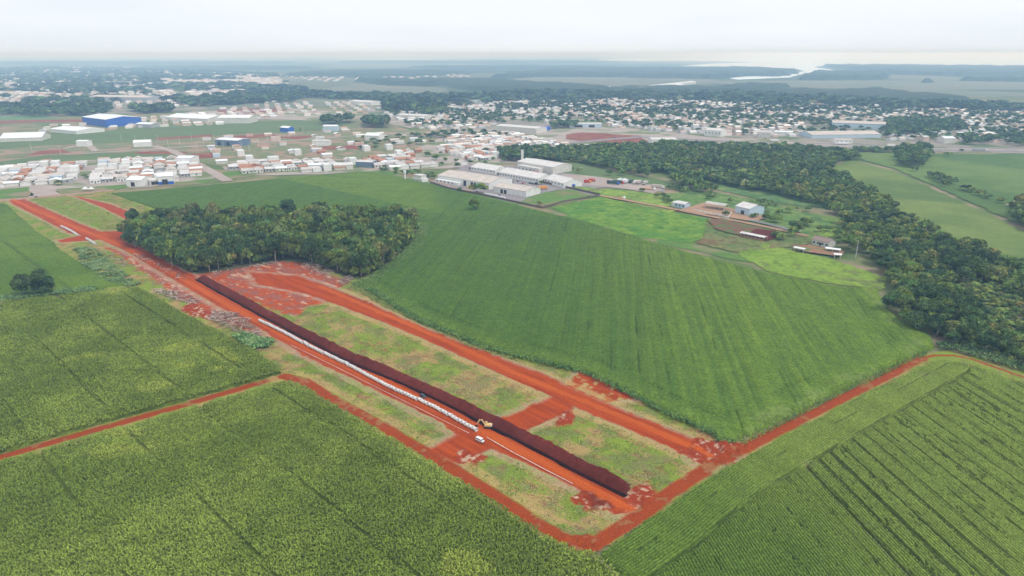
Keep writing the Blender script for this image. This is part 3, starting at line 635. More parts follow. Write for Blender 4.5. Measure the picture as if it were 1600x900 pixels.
FIELD_D = GP([(170,303),(258,296),(400,283),(560,269),(600,271),(660,285),(720,301),(800,319),(900,343.5),(1000,373),(1100,402),(1200,427),(1300,446),(1372,453),(1378,475),(1402,500),(1455,530),(1462,545),(1440,553),(1400,572),(1300,621),(1200,671),(1150,694),(1124,696),(1110,680),(1040,650),(960,607),(905,583),(870,576),(810,561),(760,547),(700,521),(640,496),(590,463),(556,446),(590,428),(630,395),(655,360),(600,348),(500,345),(350,350),(283,338),(240,327)])
DL = GP([(690,285),(640,318),(620,340)])
def d_fn(X, Y, U, W):
    n0 = fbm(X/60, Y/60, 301); n1 = fbm(X/2.6, Y/2.6, 302); n2 = fbm(X/8, Y/8, 304)
    wr = -X*math.sin(D_ROW)+Y*math.cos(D_ROW); ur = X*math.cos(D_ROW)+Y*math.sin(D_ROW)
    right = ss(20, 110, X+8*(n0-.5)*3)
    st = fbm(ur/60, wr/1.5, 303, 2); st2 = vn(ur/90, wr/4.0, 305)
    # the far-left part is sown across, with pale stripes
    wl = -X*math.sin(math.radians(-8))+Y*math.cos(math.radians(-8)); ul = X*math.cos(math.radians(-8))+Y*math.sin(math.radians(-8))
    left = ss(-2, 2, (Y-560)-(X+90)*-.9)*ss(-60, -90, X+ (Y-620)*.2)
    stl = .5+.5*np.cos(2*np.pi*wl/7.5+2*(vn(ul/40, wl/20, 309)-.5))
    t = np.clip(.15+.35*right*1.2+(.2+.35*right)*(st-.5)*1.4+.2*right*(st2-.5), 0, 1)*(1-left)+left*(.25+.55*stl*(.5+vn(ul/25,wl/9,310)))
    z = 1.0+.35*(n1-.5)+(.12+.25*right)*(st-.5)*(1-left)
    # thin dark wheel tracks, some long and some short
    k = np.abs(((wr+1.5*vn(ur/50, 0*wr, 320)) % 11.0)-5.5); cell = np.floor(wr/11.0)
    tr = ss(.42,.15,np.abs(k-.0))*ss(.60,.66,vn(ur/22+cell*7.7, cell, 321)-.10*right)*(1-left)*(.4+.6*vn(cell, 5., 323))
    # headland loops round the field edge
    sdist = dseg(X, Y, np.vstack([GP([(556,446),(640,496),(760,547),(905,583),(1040,650),(1124,696),(1150,694),(1300,621),(1440,553),(1462,545),(1402,500),(1372,453)])]))
    hl = (ss(.6,.2,np.abs(sdist-13.5))*.8+ss(.6,.2,np.abs(sdist-11.5))*.4)*ss(.35,.55,vn(X/14, Y/14, 322))
    z = z-.55*np.clip(tr+hl, 0, 1)
    ed = ss(14, 3, sdist+3*(n2-.5)); z = z+.7*ed*(X > -60)
    c = mixc((.058,.122,.018), (.155,.232,.025), np.clip(t+.25*ed, 0, 1))*(.74+.52*n1)[:,None]*(.88+.24*n2)[:,None]*(.9+.2*vn(ur/200, wr/.9, 331))[:,None]
    c = mixc(c, (.17,.23,.055), ss(9,5,sdist)*ss(.5,.62,n2)*ss(60,90,X)*.7)
    c = c*(1-.45*np.clip(tr+hl, 0, 1))[:,None]
    return z, c
grid('soybean_crop', FIELD_D, 1.5, D_ROW, d_fn, M['cropbase'], .9, 23, resw=.45)
def d_h(X, Y, U, W): return 1.0+.0*X
def d_c(X, Y, U, W): return d_fn(X, Y, U, W)[1]*1.25
tufts('soybean_plants', FIELD_D, 1.5, 1.0, D_ROW, lambda X, Y, U, W: d_fn(X, Y, U, W)[0], .22, .42, d_c, M['crop'], R, 2, thin=lambda X, Y, U, W: Y < 520)
# long grass edge strips on the near and right sides of the big field
def strip_col(a, b, sc_=3.0, seed=0):
    return lambda X, Y, U, W: mixc(a, b, ss(.35,.65,fbm(X/sc_, Y/sc_, seed)))
flat = lambda h: (lambda X, Y, U, W: np.full(len(X), h))
tufts('tall_grass', GP([(545,444),(560,447),(590,466),(640,499),(700,524),(760,549),(810,562),(870,577),(905,585),(960,609),(1040,652),(1112,682),(1124,697),(1150,697),(1146,688),(1112,672),(1040,642),(960,600),(905,576),(870,568),(810,552),(760,540),(700,512),(640,486),(590,455)]), 1.0, .9, AX, flat(.9), .8, .8, strip_col((.08,.17,.045), (.15,.25,.06), 3, 5), M['crop'], R, 3)
tufts('tall_grass', GP([(545,448),(600,480),(700,528),(760,552),(810,566),(800,560),(700,518),(600,468),(560,444)]), 1.0, 1.0, AX, flat(.3), .6, .7, strip_col((.16,.24,.05), (.26,.30,.08), 3, 6), M['crop'], R, 3)
tufts('tall_grass', GP([(1150,694),(1300,616),(1400,568),(1450,546),(1462,540),(1445,556),(1405,576),(1300,626),(1162,698)]), .9, .9, math.radians(36), flat(.2), .4, .5, strip_col((.12,.19,.04), (.22,.27,.05), 6, 7), M['crop'], R, 3)
tufts('tall_grass', GP([(1462,540),(1490,535),(1600,568),(1720,600),(1720,622),(1600,584),(1500,553),(1470,548)]), 1.2, 1.2, math.radians(-20), flat(.9), 1.0, 1.0, strip_col((.08,.15,.05), (.16,.22,.08), 4, 8), M['crop'], R, 3)
tufts('weeds', GP([(116,386),(150,390),(196,430),(224,447),(205,450),(168,440),(128,415)]), 1.1, 1.1, AX, flat(.4), .9, 1.1, strip_col((.11,.19,.06), (.22,.30,.11), 4, 9), M['crop'], R, 4, edge=3, thin=lambda X, Y, U, W: fbm(X/6, Y/6, 888) > .42)
tufts('weeds', GP([(362,527),(385,524),(410,532),(430,533),(418,545),(398,548),(380,540)]), 1.0, 1.0, AX, flat(.6), 1.2, 1.2, strip_col((.10,.20,.06), (.22,.34,.12), 3, 10), M['crop'], R, 4)
tufts('weeds', GP([(0,466),(100,455),(150,450),(150,457),(60,466),(0,474)]), 1.2, 1.2, AX, flat(.8), 1.0, 1.1, strip_col((.10,.19,.06), (.18,.28,.10), 4, 12), M['crop'], R, 3)

tufts('tall_grass', GP([(548,446),(562,440),(600,418),(645,380),(656,350),(672,352),(664,380),(636,405),(600,434),(575,455)]), 1.1, 1.1, AX, flat(.3), .9, .9, strip_col((.12,.20,.05), (.20,.28,.09), 4, 13), M['crop'], R, 3)
ROADS = [road_main, road_2, road_x, junc, road_b, r_cross_l, r_cross_l2, clearing, rubble, grove_floor]
def off_road(X, Y, U, W):
    ok = (dseg(X, Y, trench) > 7) & (dseg(X, Y, pathP1) > 2.6) & (dseg(X, Y, pathP2) > 3) & (dseg(X, Y, pathP3) > 3) & (fbm(X/3.0, Y/3.0, 444) + .25*(fbm(U/7, W/.8, 5, 3)-.5) > .47)
    for P_ in ROADS:
        if ok.any(): t = ok.nonzero()[0]; ok[t] = sdp(X[t], Y[t], P_) > .8
    return ok
def tc_(X, Y, U, W):
    k = fbm(X/9, Y/9, 1); c = mixc((.16,.23,.045), (.26,.32,.07), ss(.4,.6,fbm(X/4, Y/4, 446))); return mixc(c, (.42,.32,.15), ss(.52,.44,k)*.85)
tufts('grass_tufts', GP([(20,316),(112,304),(180,298),(285,340),(230,350),(195,372),(150,362),(300,445),(430,440),(480,470),(560,450),(700,522),(810,563),(905,585),(1112,682),(1150,700),(1000,800),(905,852),(660,705),(450,590),(395,545),(430,540),(200,395),(100,375)]), .8, .85, AX, flat(.10), .32, .45, tc_, M['crop'], R, 2, thin=off_road)

# ---- pastures and rough ground between the big field and the wooded valley
def past(a, b, c3, s1=6, s3=.55):
    def fn(X, Y, U, W):
        n0 = fbm(X/25, Y/25, 401); n1 = fbm(X/s1, Y/s1, 402); n2 = fbm(X/1.8, Y/1.8, 403)
        c = mixc(a, b, ss(.35,.65,n1*.6+n0*.4)); c = mixc(c, c3, ss(s3, s3+.1, .5*n0+.5*fbm(X/9, Y/9, 404))*.8)*(.72+.56*n2)[:,None]; c = c*(1-.3*ss(.60,.68,fbm(X/2.6, Y/2.6, 406)))[:,None]
        return .05+.35*n1*n2, c
    return fn
GR1 = alb(110,154,58,1.55); GR2 = alb(138,172,66,1.55); GR3 = alb(152,180,72,1.55); BR = alb(140,105,85); OL = alb(128,138,84)
for px, fn, res in [
    ([(860,324),(940,307),(1000,322),(1060,333),(1110,342),(1100,372),(1085,380),(1000,372),(900,343)], past(GR1, GR2, alb(95,150,60)), 1.2),
    ([(940,306),(962,312),(1060,329),(1045,333),(1000,322)], past(GR3, alb(185,200,100), OL), 1.2),
    ([(900,291),(960,296),(1050,305),(1058,318),(1040,325),(950,309),(880,296)], past(alb(165,190,90), alb(130,165,75), alb(150,130,110)), 1.2),
    ([(1100,345),(1130,338),(1200,352),(1290,378),(1250,385),(1150,395),(1085,380),(1100,365)], past(alb(120,140,80), alb(150,150,95), BR), 1.2),
    ([(1150,396),(1190,378),(1240,392),(1290,402),(1390,435),(1382,455),(1300,444),(1200,426)], past(GR2, GR3, OL, 7, .60), 1.2),
    ([(1030,302),(1120,300),(1250,330),(1340,345),(1330,372),(1300,385),(1240,365),(1150,345),(1060,322)], past(alb(115,155,80), alb(140,165,90), alb(90,125,70)), 1.6),
    ([(1040,250),(1180,258),(1320,300),(1330,330),(1230,320),(1130,300),(1050,280)], past(alb(105,145,90), alb(150,170,105), alb(85,120,80)), 2.5),
    ([(1250,368),(1290,352),(1320,360),(1320,375),(1290,374)], past(alb(160,190,70), alb(175,195,80), OL), 1.5),
    ([(1460,520),(1560,450),(1720,470),(1720,600),(1500,545)], past(alb(110,130,80), alb(150,145,110), alb(90,120,70)), 2.0),
    ([(1590,445),(1480,400),(1420,420),(1400,470),(1460,525),(1600,560)], past(alb(75,100,60), alb(95,120,70), alb(120,125,85)), 2.0),
]: grid('pasture', GP(px), res, 0, fn, M['field'], 2.0, 29, 'stuff', skirt=False)
# red tilled plots and the track past the farms
patch('tilled_plot', [(1105,345),(1125,342),(1165,352),(1210,362),(1200,372),(1160,370),(1120,360)], .75, mat('overgrown_red_soil', (.20,.075,.050), .95, (.13,.09,.045), .35, c3=(.10,.13,.04), scale3=.12), 3.5, 4)
patch('tilled_plot', [(1165,368),(1182,359),(1212,362),(1216,370),(1200,378)], .80, mat('dark_red_tilled_soil', alb(120,38,30), .95, alb(100,32,28), .3), 1.0, 3)
patch('bare_yard', [(1058,330),(1100,318),(1150,328),(1200,340),(1180,348),(1120,338)], .70, M['dryroad'], 1.5, 3)
patch('bare_yard', [(1240,386),(1265,384),(1320,395),(1315,402),(1280,399),(1240,393)], .85, mat('trodden_red_soil', (.27,.085,.05), .95, (.30,.20,.12), .25, c3=(.15,.17,.06), scale3=.10), 3, 3)
ribbon('dirt_track', [(935,306),(975,313),(1040,325),(1100,337),(1150,346),(1210,358),(1262,370)], 5, .60, M['dryroad'])
ribbon('paved_road', [(1170,345),(1205,353),(1235,361),(1250,364)], 4, .90, M['asphalt'])
ribbon('dirt_track', [(560,262),(620,268),(680,284),(740,300),(800,314),(850,322)], 3, .10, M['dryroad'], jit=.6)
ribbon('asphalt_road', [(730,262),(800,277),(880,291),(935,306)], 8, .16, M['yard'])
ribbon('street', [(240,228),(270,236),(300,252),(330,268),(356,283)], 11, .20, M['tandirt'])
ribbon('street', [(100,232),(135,225),(150,236)], 9, .2, M['tandirt'])
ribbon('street', [(130,240),(250,232),(420,222),(560,212),(640,208)], 9, .22, M['tandirt'])
ribbon('street', [(0,262),(120,252),(250,246)], 8, .22, M['tandirt'])
ribbon('street', [(-40,288),(80,283),(200,276),(320,268)], 8, .22, M['tandirt'])
ribbon('street', [(350,254),(450,250),(560,250),(640,244)], 8, .22, M['tandirt'])
ribbon('highway', [(640,212),(800,218),(860,226),(1000,214),(1120,220),(1240,226),(1330,231),(1600,237),(1800,241)], 16, .30, M['yard'], step=20)
ribbon('highway', [(1240,222.5),(1330,226.5),(1600,232.5),(1800,237)], 9, .30, M['asphalt'], step=20)

# right-hand far fields across the valley
def rf_fn(X, Y, U, W):
    n0 = fbm(X/80, Y/80, 501); n1 = fbm(X/12, Y/12, 502); st = fbm(U/60, W/5, 503, 2)
    c = mixc((.10,.155,.040), (.165,.215,.055), np.clip(ss(.35,.65,n0)+.6*(st-.5), 0, 1))*(.9+.2*n1)[:,None]
    return .1+.6*n1, c
def rf2(X, Y, U, W):
    z, c = rf_fn(X, Y, U, W); return z, c*np.array([.80,.92,.9])
grid('soybean_crop', GP([(1295,262),(1330,250),(1400,268),(1460,295),(1600,360),(1740,420),(1740,460),(1600,420),(1500,380),(1400,338),(1375,312),(1340,290)]), 3, math.radians(-50), rf_fn, M['field'], 3, 31, skirt=False)
grid('soybean_crop', GP([(1335,246),(1340,238),(1420,240),(1450,240),(1800,243),(1800,430),(1600,356),(1520,320),(1460,293),(1400,266),(1345,250)]), 3, math.radians(30), rf2, M['field'], 3, 33, skirt=False)
patch('bare_lot', [(1568,322),(1600,308),(1625,312),(1600,322)], .9, M['tandirt'], 2, 8)

# ------------------------------------------------------------------ haze: one closed box of even, pale air
hz = MB().box(-32000, 32000, -400, 43500, -3.6, 141).build('haze', None)
hm = bpy.data.materials.new('haze_air'); hm.use_nodes = True; hn = hm.node_tree.nodes; hn.clear()
ho = hn.new('ShaderNodeOutputMaterial'); hv = hn.new('ShaderNodeVolumePrincipled')
hv.inputs['Color'].default_value = (.40, .65, 1.0, 1); hv.inputs['Absorption Color'].default_value = (1, 1, 1, 1); hv.inputs['Density'].default_value = .00023; hv.inputs['Anisotropy'].default_value = 0.0
hm.node_tree.links.new(hv.outputs[0], ho.inputs['Volume']); hz.data.materials.append(hm); hz['kind'] = 'stuff'

# ------------------------------------------------------------------ buildings
rng = random.Random(7)
def building(name, x, y, rz, w, d, h, style, wall, roof, label, cat, group=None, detail=2, openings='house', z=-.3):
    """w along local X, d along local Y, front towards local -Y."""
    t = tag(empty(name, x, y, rz, z), label, cat, group)
    h = h - z; rh = {'gable': .20, 'shed': .12, 'hip': .28, 'flat': 0, 'gable_low': .11}[style]*min(w, d)
    wl = MB(); rf = MB(); o = .45
    if style == 'flat':
        wl.box(-w/2, w/2, -d/2, d/2, 0, h)
        for a in ((-w/2, w/2, -d/2, -d/2+.25), (-w/2, w/2, d/2-.25, d/2), (-w/2, -w/2+.25, -d/2+.25, d/2-.25), (w/2-.25, w/2, -d/2+.25, d/2-.25)): wl.box(*a, h, h+.7)
        rf.box(-w/2+.26, w/2-.26, -d/2+.26, d/2-.26, h+.02, h+.25)
    elif style in ('gable', 'gable_low'):
        if w >= d:
            wl.profx([(-d/2, 0), (d/2, 0), (d/2, h), (0, h+rh), (-d/2, h)], -w/2, w/2)
            rf.profx([(-d/2-o, h-.15), (0, h+rh+.05), (d/2+o, h-.15), (d/2+o, h+.03), (0, h+rh+.25), (-d/2-o, h+.03)], -w/2-o, w/2+o)
        else:
            wl.prof([(-w/2, 0), (-w/2, h), (0, h+rh), (w/2, h), (w/2, 0)], -d/2, d/2)
            rf.prof([(-w/2-o, h-.15), (-w/2-o, h+.03), (0, h+rh+.25), (w/2+o, h+.03), (w/2+o, h-.15), (0, h+rh+.05)], -d/2-o, d/2+o)
    elif style == 'shed':
        wl.profx([(-d/2, 0), (d/2, 0), (d/2, h+rh), (-d/2, h)], -w/2, w/2)
        rf.profx([(-d/2-o, h), (d/2+o, h+rh+.05), (d/2+o, h+rh+.22), (-d/2-o, h+.17)], -w/2-o, w/2+o)
    elif style == 'hip':
        wl.box(-w/2, w/2, -d/2, d/2, 0, h); r = min(w, d)/2; a, b_ = w/2+o, d/2+o
        if w >= d: v = [(-a,-b_,h),(a,-b_,h),(a,b_,h),(-a,b_,h),(-a+r,0,h+rh),(a-r,0,h+rh)]; f = [(0,1,5,4),(1,2,5),(2,3,4,5),(3,0,4),(0,3,2,1)]
        else: v = [(-a,-b_,h),(a,-b_,h),(a,b_,h),(-a,b_,h),(0,-b_+r,h+rh),(0,b_-r,h+rh)]; f = [(0,1,4),(1,2,5,4),(2,3,5),(3,0,4,5),(0,3,2,1)]
        rf.add(v, f)
    wl.build('wall', M[wall], t); rf.build('roof', M[roof], t)
    if detail:
        if openings == 'house':
            MB().box(-.5, .5, -d/2-.04, -d/2+.02, .3, 2.5).build('door', M['dark'], t)
            for q in ((-w/2+1.0, -w/2+2.6), (w/2-2.6, w/2-1.0)):
                MB().box(q[0], q[1], -d/2-.04, -d/2+.02, 1.4, 2.6).build('window', M['glass'], t)
            if detail > 1:
                for sgn in (-1, 1): MB().box(sgn*w/2-.04, sgn*w/2+.04, -1.2, .4, 1.4, 2.6).build('window', M['glass'], t)
                if h > 5.5:
                    for q in (-w/4, w/4): MB().box(q-.9, q+.9, -d/2-.04, -d/2+.02, 4.2, 5.4).build('window', M['glass'], t)
    return t
protos = {}
def house(x, y, rz, des, zone_phrase, group, detail):
    key = (des['n'], detail)
    label = des['l'] + ' ' + zone_phrase
    if key in protos:
        o = copy_tree(protos[key]); o.location = (x, y, -.3); o.rotation_euler = (0, 0, rz)
    else:
        o = building('house', x, y, rz, des['w'], des['d'], des['h'], des['s'], des['wall'], des['roof'], label, 'house', group, detail)
        protos[key] = o
    o['label'] = label; o['group'] = group
    return o
DES = [
    dict(n=0, w=11, d=9, h=3.2, s='gable', wall='offwhite', roof='roof_cement', l='off-white house with a grey-beige ridged roof'),
    dict(n=1, w=9, d=12, h=3.6, s='flat', wall='white', roof='roof_light', l='white flat-roofed house with parapet'),
    dict(n=2, w=10, d=10, h=3.2, s='hip', wall='white', roof='roof_cement', l='white house with a grey hipped roof'),
    dict(n=3, w=12, d=8, h=3.1, s='gable', wall='cream', roof='roof_tile', l='cream house with a terracotta tiled roof'),
    dict(n=4, w=8, d=12, h=6.4, s='flat', wall='white', roof='roof_white', l='tall white two-storey flat-roofed house'),
    dict(n=5, w=10, d=8, h=3.0, s='shed', wall='grey', roof='roof_light', l='low grey house with one roof slope'),
    dict(n=6, w=9, d=11, h=3.2, s='gable', wall='white', roof='roof_tan', l='white house with a weathered tan roof'),
    dict(n=7, w=12, d=10, h=3.4, s='gable_low', wall='offwhite', roof='roof_white', l='wide off-white house with a white metal roof'),
    dict(n=8, w=9, d=8, h=3.0, s='gable', wall='brick', roof='roof_tile', l='small raw brick house with a clay roof'),
    dict(n=9, w=8, d=10, h=3.6, s='flat', wall='paleblue', roof='roof_light', l='pale blue flat-roofed house'),
]
HS = []            # all houses: (x, y, rz, design, zone)
def in_px(x, y, poly_w): return bool(pip(np.array([x]), np.array([y]), poly_w)[0])
PAVED = []
def fill(px, ang, pu, pv, zone, prob=1.0, w8=None, street=4, excl=()):
    P = GP(px); a = math.radians(ang); ca, sa = math.cos(a), math.sin(a)
    U = P[:,0]*ca+P[:,1]*sa; W = -P[:,0]*sa+P[:,1]*ca
    us = np.arange(U.min(), U.max(), pu); ws = []; w_ = W.min(); k = 0
    while w_ < W.max(): ws.append((w_, k % 2)); w_ += pv if k % 2 == 0 else pv+7; k += 1
    for w_, side in ws:
        for i, u in enumerate(us):
            if street and i % 11 == 10: continue
            if rng.random() > prob: continue
            uu = u+rng.uniform(-1, 1)*pu*.10; ww = w_+rng.uniform(-1, 1)*1.5
            x = uu*ca-ww*sa; y = uu*sa+ww*ca
            if not in_px(x, y, P) or any(in_px(x, y, e) for e in excl): continue
            HS.append((x, y, a+(0 if side == 0 else math.pi)+rng.choice((0, 0, 0, math.pi/2))+rng.uniform(-.03, .03), rng.choices(range(10), w8 or [6,6,3,3,2,4,5,3,2,1])[0], zone))
EX = [GP([(690,262),(760,252),(905,252),(960,270),(850,305),(680,292)]), GP([(770,205),(845,205),(845,183),(770,190)]), GP([(1010,228),(1065,228),(1065,210),(1010,210)]), GP([(885,205),(1015,205),(1015,228),(885,222)]), GP([(880,186),(945,186),(945,200),(880,200)]), GP([(1255,190),(1390,190),(1390,225),(1255,225)]), GP([(640,240),(665,236),(720,250),(700,262),(650,256)])]
ZN = {
    'left': 'in the dense block at far left',
    'mid': 'in the row beyond the green field',
    'centre': 'in the quarter above the factory',
    'lots': 'on the half-empty lots',
    'east': 'above the dark tree belt',
}
fill([(-50,270),(60,256),(265,249),(300,256),(318,276),(240,287),(200,286),(110,288),(85,286),(-50,298)], 26, 11.5, 13, 'left', .97)
fill([(360,257),(440,253),(560,252),(555,266),(440,270),(370,271)], 26, 11.5, 13, 'mid', .95, [5,6,3,4,2,4,5,3,2,1])
fill([(570,250),(620,240),(660,236),(700,226),(800,229),(800,243),(760,252),(690,262),(610,266),(575,262)], 26, 11.5, 13, 'centre', .93, [5,5,2,4,1,4,6,3,3,1], excl=EX)
fill([(700,215),(800,208),(860,222),(900,230),(930,233),(880,240),(800,230),(700,226)], 26, 11.5, 13, 'east', .92, [5,3,2,7,1,3,5,3,4,1], excl=EX)
fill([(60,232),(200,226),(330,216),(560,200),(640,215),(690,222),(600,240),(560,246),(440,250),(340,256),(280,246),(350,226),(200,230),(60,240)], 26, 30, 24, 'lots', .42, [2,7,1,1,6,2,2,5,1,2], street=0, excl=EX)
n_near = len(HS)
fill([(600,176),(700,166),(830,150),(1000,150),(1240,158),(1400,166),(1700,180),(1700,226),(1500,222),(1330,218),(1120,212),(1010,205),(900,192),(800,196),(700,204),(640,200)], 20, 17, 19, 'town', .8, [5,3,3,5,1,4,6,4,2,1], excl=EX)
fill([(820,135),(960,136),(1000,142),(1000,150),(830,150)], 20, 30, 30, 'town', .5)
fill([(-120,112),(120,104),(430,116),(470,150),(430,160),(200,170),(-120,178)], 30, 24, 26, 'town', .9)
fill([(430,118),(700,112),(740,120),(500,128)], 10, 45, 45, 'town', .5)
fill([(190,190),(260,182),(420,172),(430,184),(340,196),(200,201)], 26, 18, 18, 'town', .6, [3,3,1,1,2,5,4,6,2,2], street=0)
fill([(60,196),(190,190),(200,200),(100,206),(60,208)], 26, 24, 22, 'town', .3, street=0)
fill([(330,172),(470,160),(560,160),(600,172),(560,184),(480,182)], 20, 24, 24, 'town', .55)
HS.sort(key=lambda h: h[0]**2+h[1]**2)
vis = [h for h in HS if -20 < 800+F*h[0]/depth(h[0], h[1]) < 1620]
IND, REST = vis[:286], vis[286:]
TZ = 'in the hazy distant town'
for i, (x, y, rz, k, zn) in enumerate(IND):
    house(x, y, rz, DES[k], ZN.get(zn, TZ), 'houses ' + ZN.get(zn, TZ), 2 if i < 110 else 0)
# the remaining roofs of the town, far away, as one mass
CW = [(.74,.72,.68),(.80,.78,.74),(.62,.50,.42),(.70,.58,.48),(.58,.60,.64),(.66,.50,.42),(.76,.76,.78)]
CR = [(.72,.70,.67),(.82,.82,.82),(.58,.50,.45),(.50,.28,.20),(.60,.55,.52),(.75,.66,.58),(.52,.34,.26),(.80,.79,.76)]
Vs = []; Fs = []; Cs = []; base = np.array([(-1,-1,0),(1,-1,0),(1,1,0),(-1,1,0),(-1,-1,1),(1,-1,1),(1,1,1),(-1,1,1),(-1,0,1),(1,0,1)], float)
for (x, y, rz, k, zn) in REST:
    far = 1.0 if y < 2200 else 1.6
    w, d, h = rng.uniform(4.5, 7)*far, rng.uniform(3.8, 5.5)*far, rng.uniform(3, 4.2)*(1.7 if rng.random() < .12 else 1)
    q = base*np.array([w, d, h]); rh = rng.uniform(.3, 1.6)
    q = np.vstack([q[:8], q[4:8]+[0,0,.02], [[-w,0,h+rh],[w,0,h+rh]]])
    c_, s_ = math.cos(rz), math.sin(rz); q = np.c_[q[:,0]*c_-q[:,1]*s_+x, q[:,0]*s_+q[:,1]*c_+y, q[:,2]-.3]
    o_ = len(Vs)*14; Vs.append(q)
    Fs += [(o_,o_+1,o_+5,o_+4),(o_+1,o_+2,o_+6,o_+5),(o_+2,o_+3,o_+7,o_+6),(o_+3,o_,o_+4,o_+7),(o_+8,o_+9,o_+13,o_+12),(o_+10,o_+11,o_+12,o_+13)]
    cw = np.array(rng.choice(CW))*rng.uniform(.8,1.05); cr_ = np.array(rng.choice(CR))*rng.uniform(.75,1.05)
    Cs.append(np.vstack([np.tile(cw, (8,1)), np.tile(cr_, (6,1))]))
M['mass'] = mat_attr('town_roofs_and_walls', .8, .2, .9, 1.1, spec=.2)
kind(link_mesh('distant_houses', raw_mesh('distant_houses', np.concatenate(Vs), Fs, np.concatenate(Cs)), M['mass']), 'stuff')

# ---- large sheds placed by their ground corners (A-B long side facing us, B-C short side)
def shed(A, B, C, h, roof, wall, label, cat='warehouse', group=None, rise=.10, name='warehouse', doors=(), wins=0, winz=(2.6, 3.6), roof2=None, ends=(), annex=None, band=None):
    A, B = np.array(G(*A)), np.array(G(*B)); L = np.hypot(*(B-A)); a = math.atan2(*(B-A)[::-1]); N = np.array([-math.sin(a), math.cos(a)])
    if isinstance(C, tuple): C = np.array(G(*C)); W = np.hypot(*(C-B)); N = -N if N @ (C-B) < 0 else N
    else: W = C; N = -N if N[1] < 0 else N
    c = (A+B)/2 + N*W/2
    t = tag(empty(name, c[0], c[1], a, -.3), label, cat, group); s = 1 if N @ np.array([-math.sin(a), math.cos(a)]) > 0 else -1
    f = -W/2*s                               # local y of the side facing us
    H_ = h+.3; rh = rise*W; o = .35
    MB().profx([(-W/2, 0), (W/2, 0), (W/2, H_), (0, H_+rh), (-W/2, H_)], -L/2, L/2).build('wall', M[wall], t)
    r = MB().profx([(-W/2-o, H_-.1), (0, H_+rh+.04), (W/2+o, H_-.1), (W/2+o, H_+.08), (0, H_+rh+.22), (-W/2-o, H_+.08)], -L/2-o, L/2+o).build('roof', M[roof], t)
    rg = MB().box(-L/2-o, L/2+o, -.3, .3, H_+rh+.12, H_+rh+.34).build('ridge_cap', M[roof], r)
    for (u, w_, hh) in doors:                # fraction along the long side
        x0 = -L/2+u*L; MB().box(x0, x0+w_, min(f, f-.08*s), max(f, f-.08*s), .3, .3+hh).build('door', M['dark'], t)
    for i in range(wins):
        x0 = -L/2+(i+.5)*L/wins; MB().box(x0-.9, x0+.9, min(f, f-.06*s), max(f, f-.06*s), winz[0], winz[1]).build('window', M['glass'], t)
    for (v_, w_, hh, key) in ends:           # on the B-C end
        y0 = -W/2+v_*W; MB().box(L/2, L/2+.08, y0, y0+w_, .3, .3+hh).build('door', M[key], t)
    if band: MB().box(-L/2-.04, L/2+.04, min(f, f-.05*s), max(f, f-.05*s), band[0], band[1]).build('wall_band', M[band[2]], t)
    if annex:
        x0, x1, dp, ha, key = annex; x0 = -L/2+x0*L; x1 = -L/2+x1*L; y0, y1 = sorted((f-.02*s, f-dp*s))
        an = MB().box(x0, x1, y0, y1, 0, ha).build('annex', M[key], t)
        for i in range(5):
            xx = x0+(i+.6)*(x1-x0)/6; ya, yb = sorted((f-dp*s, f-(dp+.06)*s)); MB().box(xx-.8, xx+.8, ya, yb, 1.3, 2.6).build('window', M['glass'], an)
    return t
shed((684,283),(764,296.5),(793,288), 6.0, 'roof_tan', 'white', 'largest white factory shed with a broad tan roof and a low office annex in front', doors=((.52,3.5,5),(.66,3,4.5),(.72,3,4.5)), annex=(.02,.48,5,3.2,'white'), rise=.09)
shed((771,300),(822,308),(842,302), 5.2, 'roof_tan', 'white', 'low white shed with a tan roof at the front corner of the factory yard', doors=((.22,3,3.6),(.33,3,3.6)), rise=.08)
shed((780,276),(841,287),(850,281), 4.6, 'roof_light', 'white', 'long narrow white shed with a row of small windows behind the largest shed', wins=14, ends=((.3,4,2.8,'dark'),), rise=.16)
shed((736,267),(774,273),(784,268), 4.2, 'roof_light', 'white', 'narrow white shed with small windows at the rear left of the yard', wins=8, rise=.16)
shed((808,262),(864,272),(881,266), 7.2, 'roof_light', 'offwhite', 'tall pale grey shed with a light roof standing beside the green strip', annex=(.15,.75,7,5.0,'roof_light'), rise=.07)
shed((850,286),(881,294),(893,288), 4.4, 'roof_light', 'white', 'small white shed with a light roof at the right end of the yard', wins=6, rise=.16)
shed((1148,333),(1170,338.5),(1184,333), 6.0, 'roof_light', 'paleblue', 'pale blue-grey farm barn with a light gable roof beside the dirt track', 'barn', name='barn', doors=((.42,3.2,3.6),), rise=.14)
shed((1268,381),(1294,387),(1300,383), 3.2, 'roof_brown', 'offwhite', 'low farmhouse with a brown roof beside the wooded valley', 'farmhouse', name='farmhouse', doors=((.45,1.2,2.1),), wins=4, winz=(1.3,2.4), rise=.22)
shed((130,194),(167,199), 60, 13, 'roof_white', 'blue', 'huge bright blue warehouse with a white roof far to the left', rise=.06)
shed((78,206),(120,210), 45, 5, 'roof_white', 'white', 'low white shed in front of the bright blue warehouse', rise=.05)
shed((0,222),(66,220), 40, 5, 'roof_white', 'offwhite', 'long low white shed with a rounded roof at the left edge', rise=.14)
shed((212,199),(236,200), 22, 6, 'roof_white', 'grey', 'low white-roofed shed just right of the bright blue warehouse', rise=.08)
shed((258,188),(325,191), 60, 6, 'roof_white', 'offwhite', 'long bright white-roofed warehouse beyond the first strip of crops', rise=.08)
shed((340,193),(390,193), 45, 10, 'roof_white', 'offwhite', 'pale-walled warehouse with a white roof beyond the strip of crops', rise=.07)
shed((198,291),(221,291.5), 18, 6, 'roof_white', 'white', 'white workshop with a dark doorway at the edge of the big green field', 'workshop', name='workshop', doors=((.3,4,4),), rise=.12)
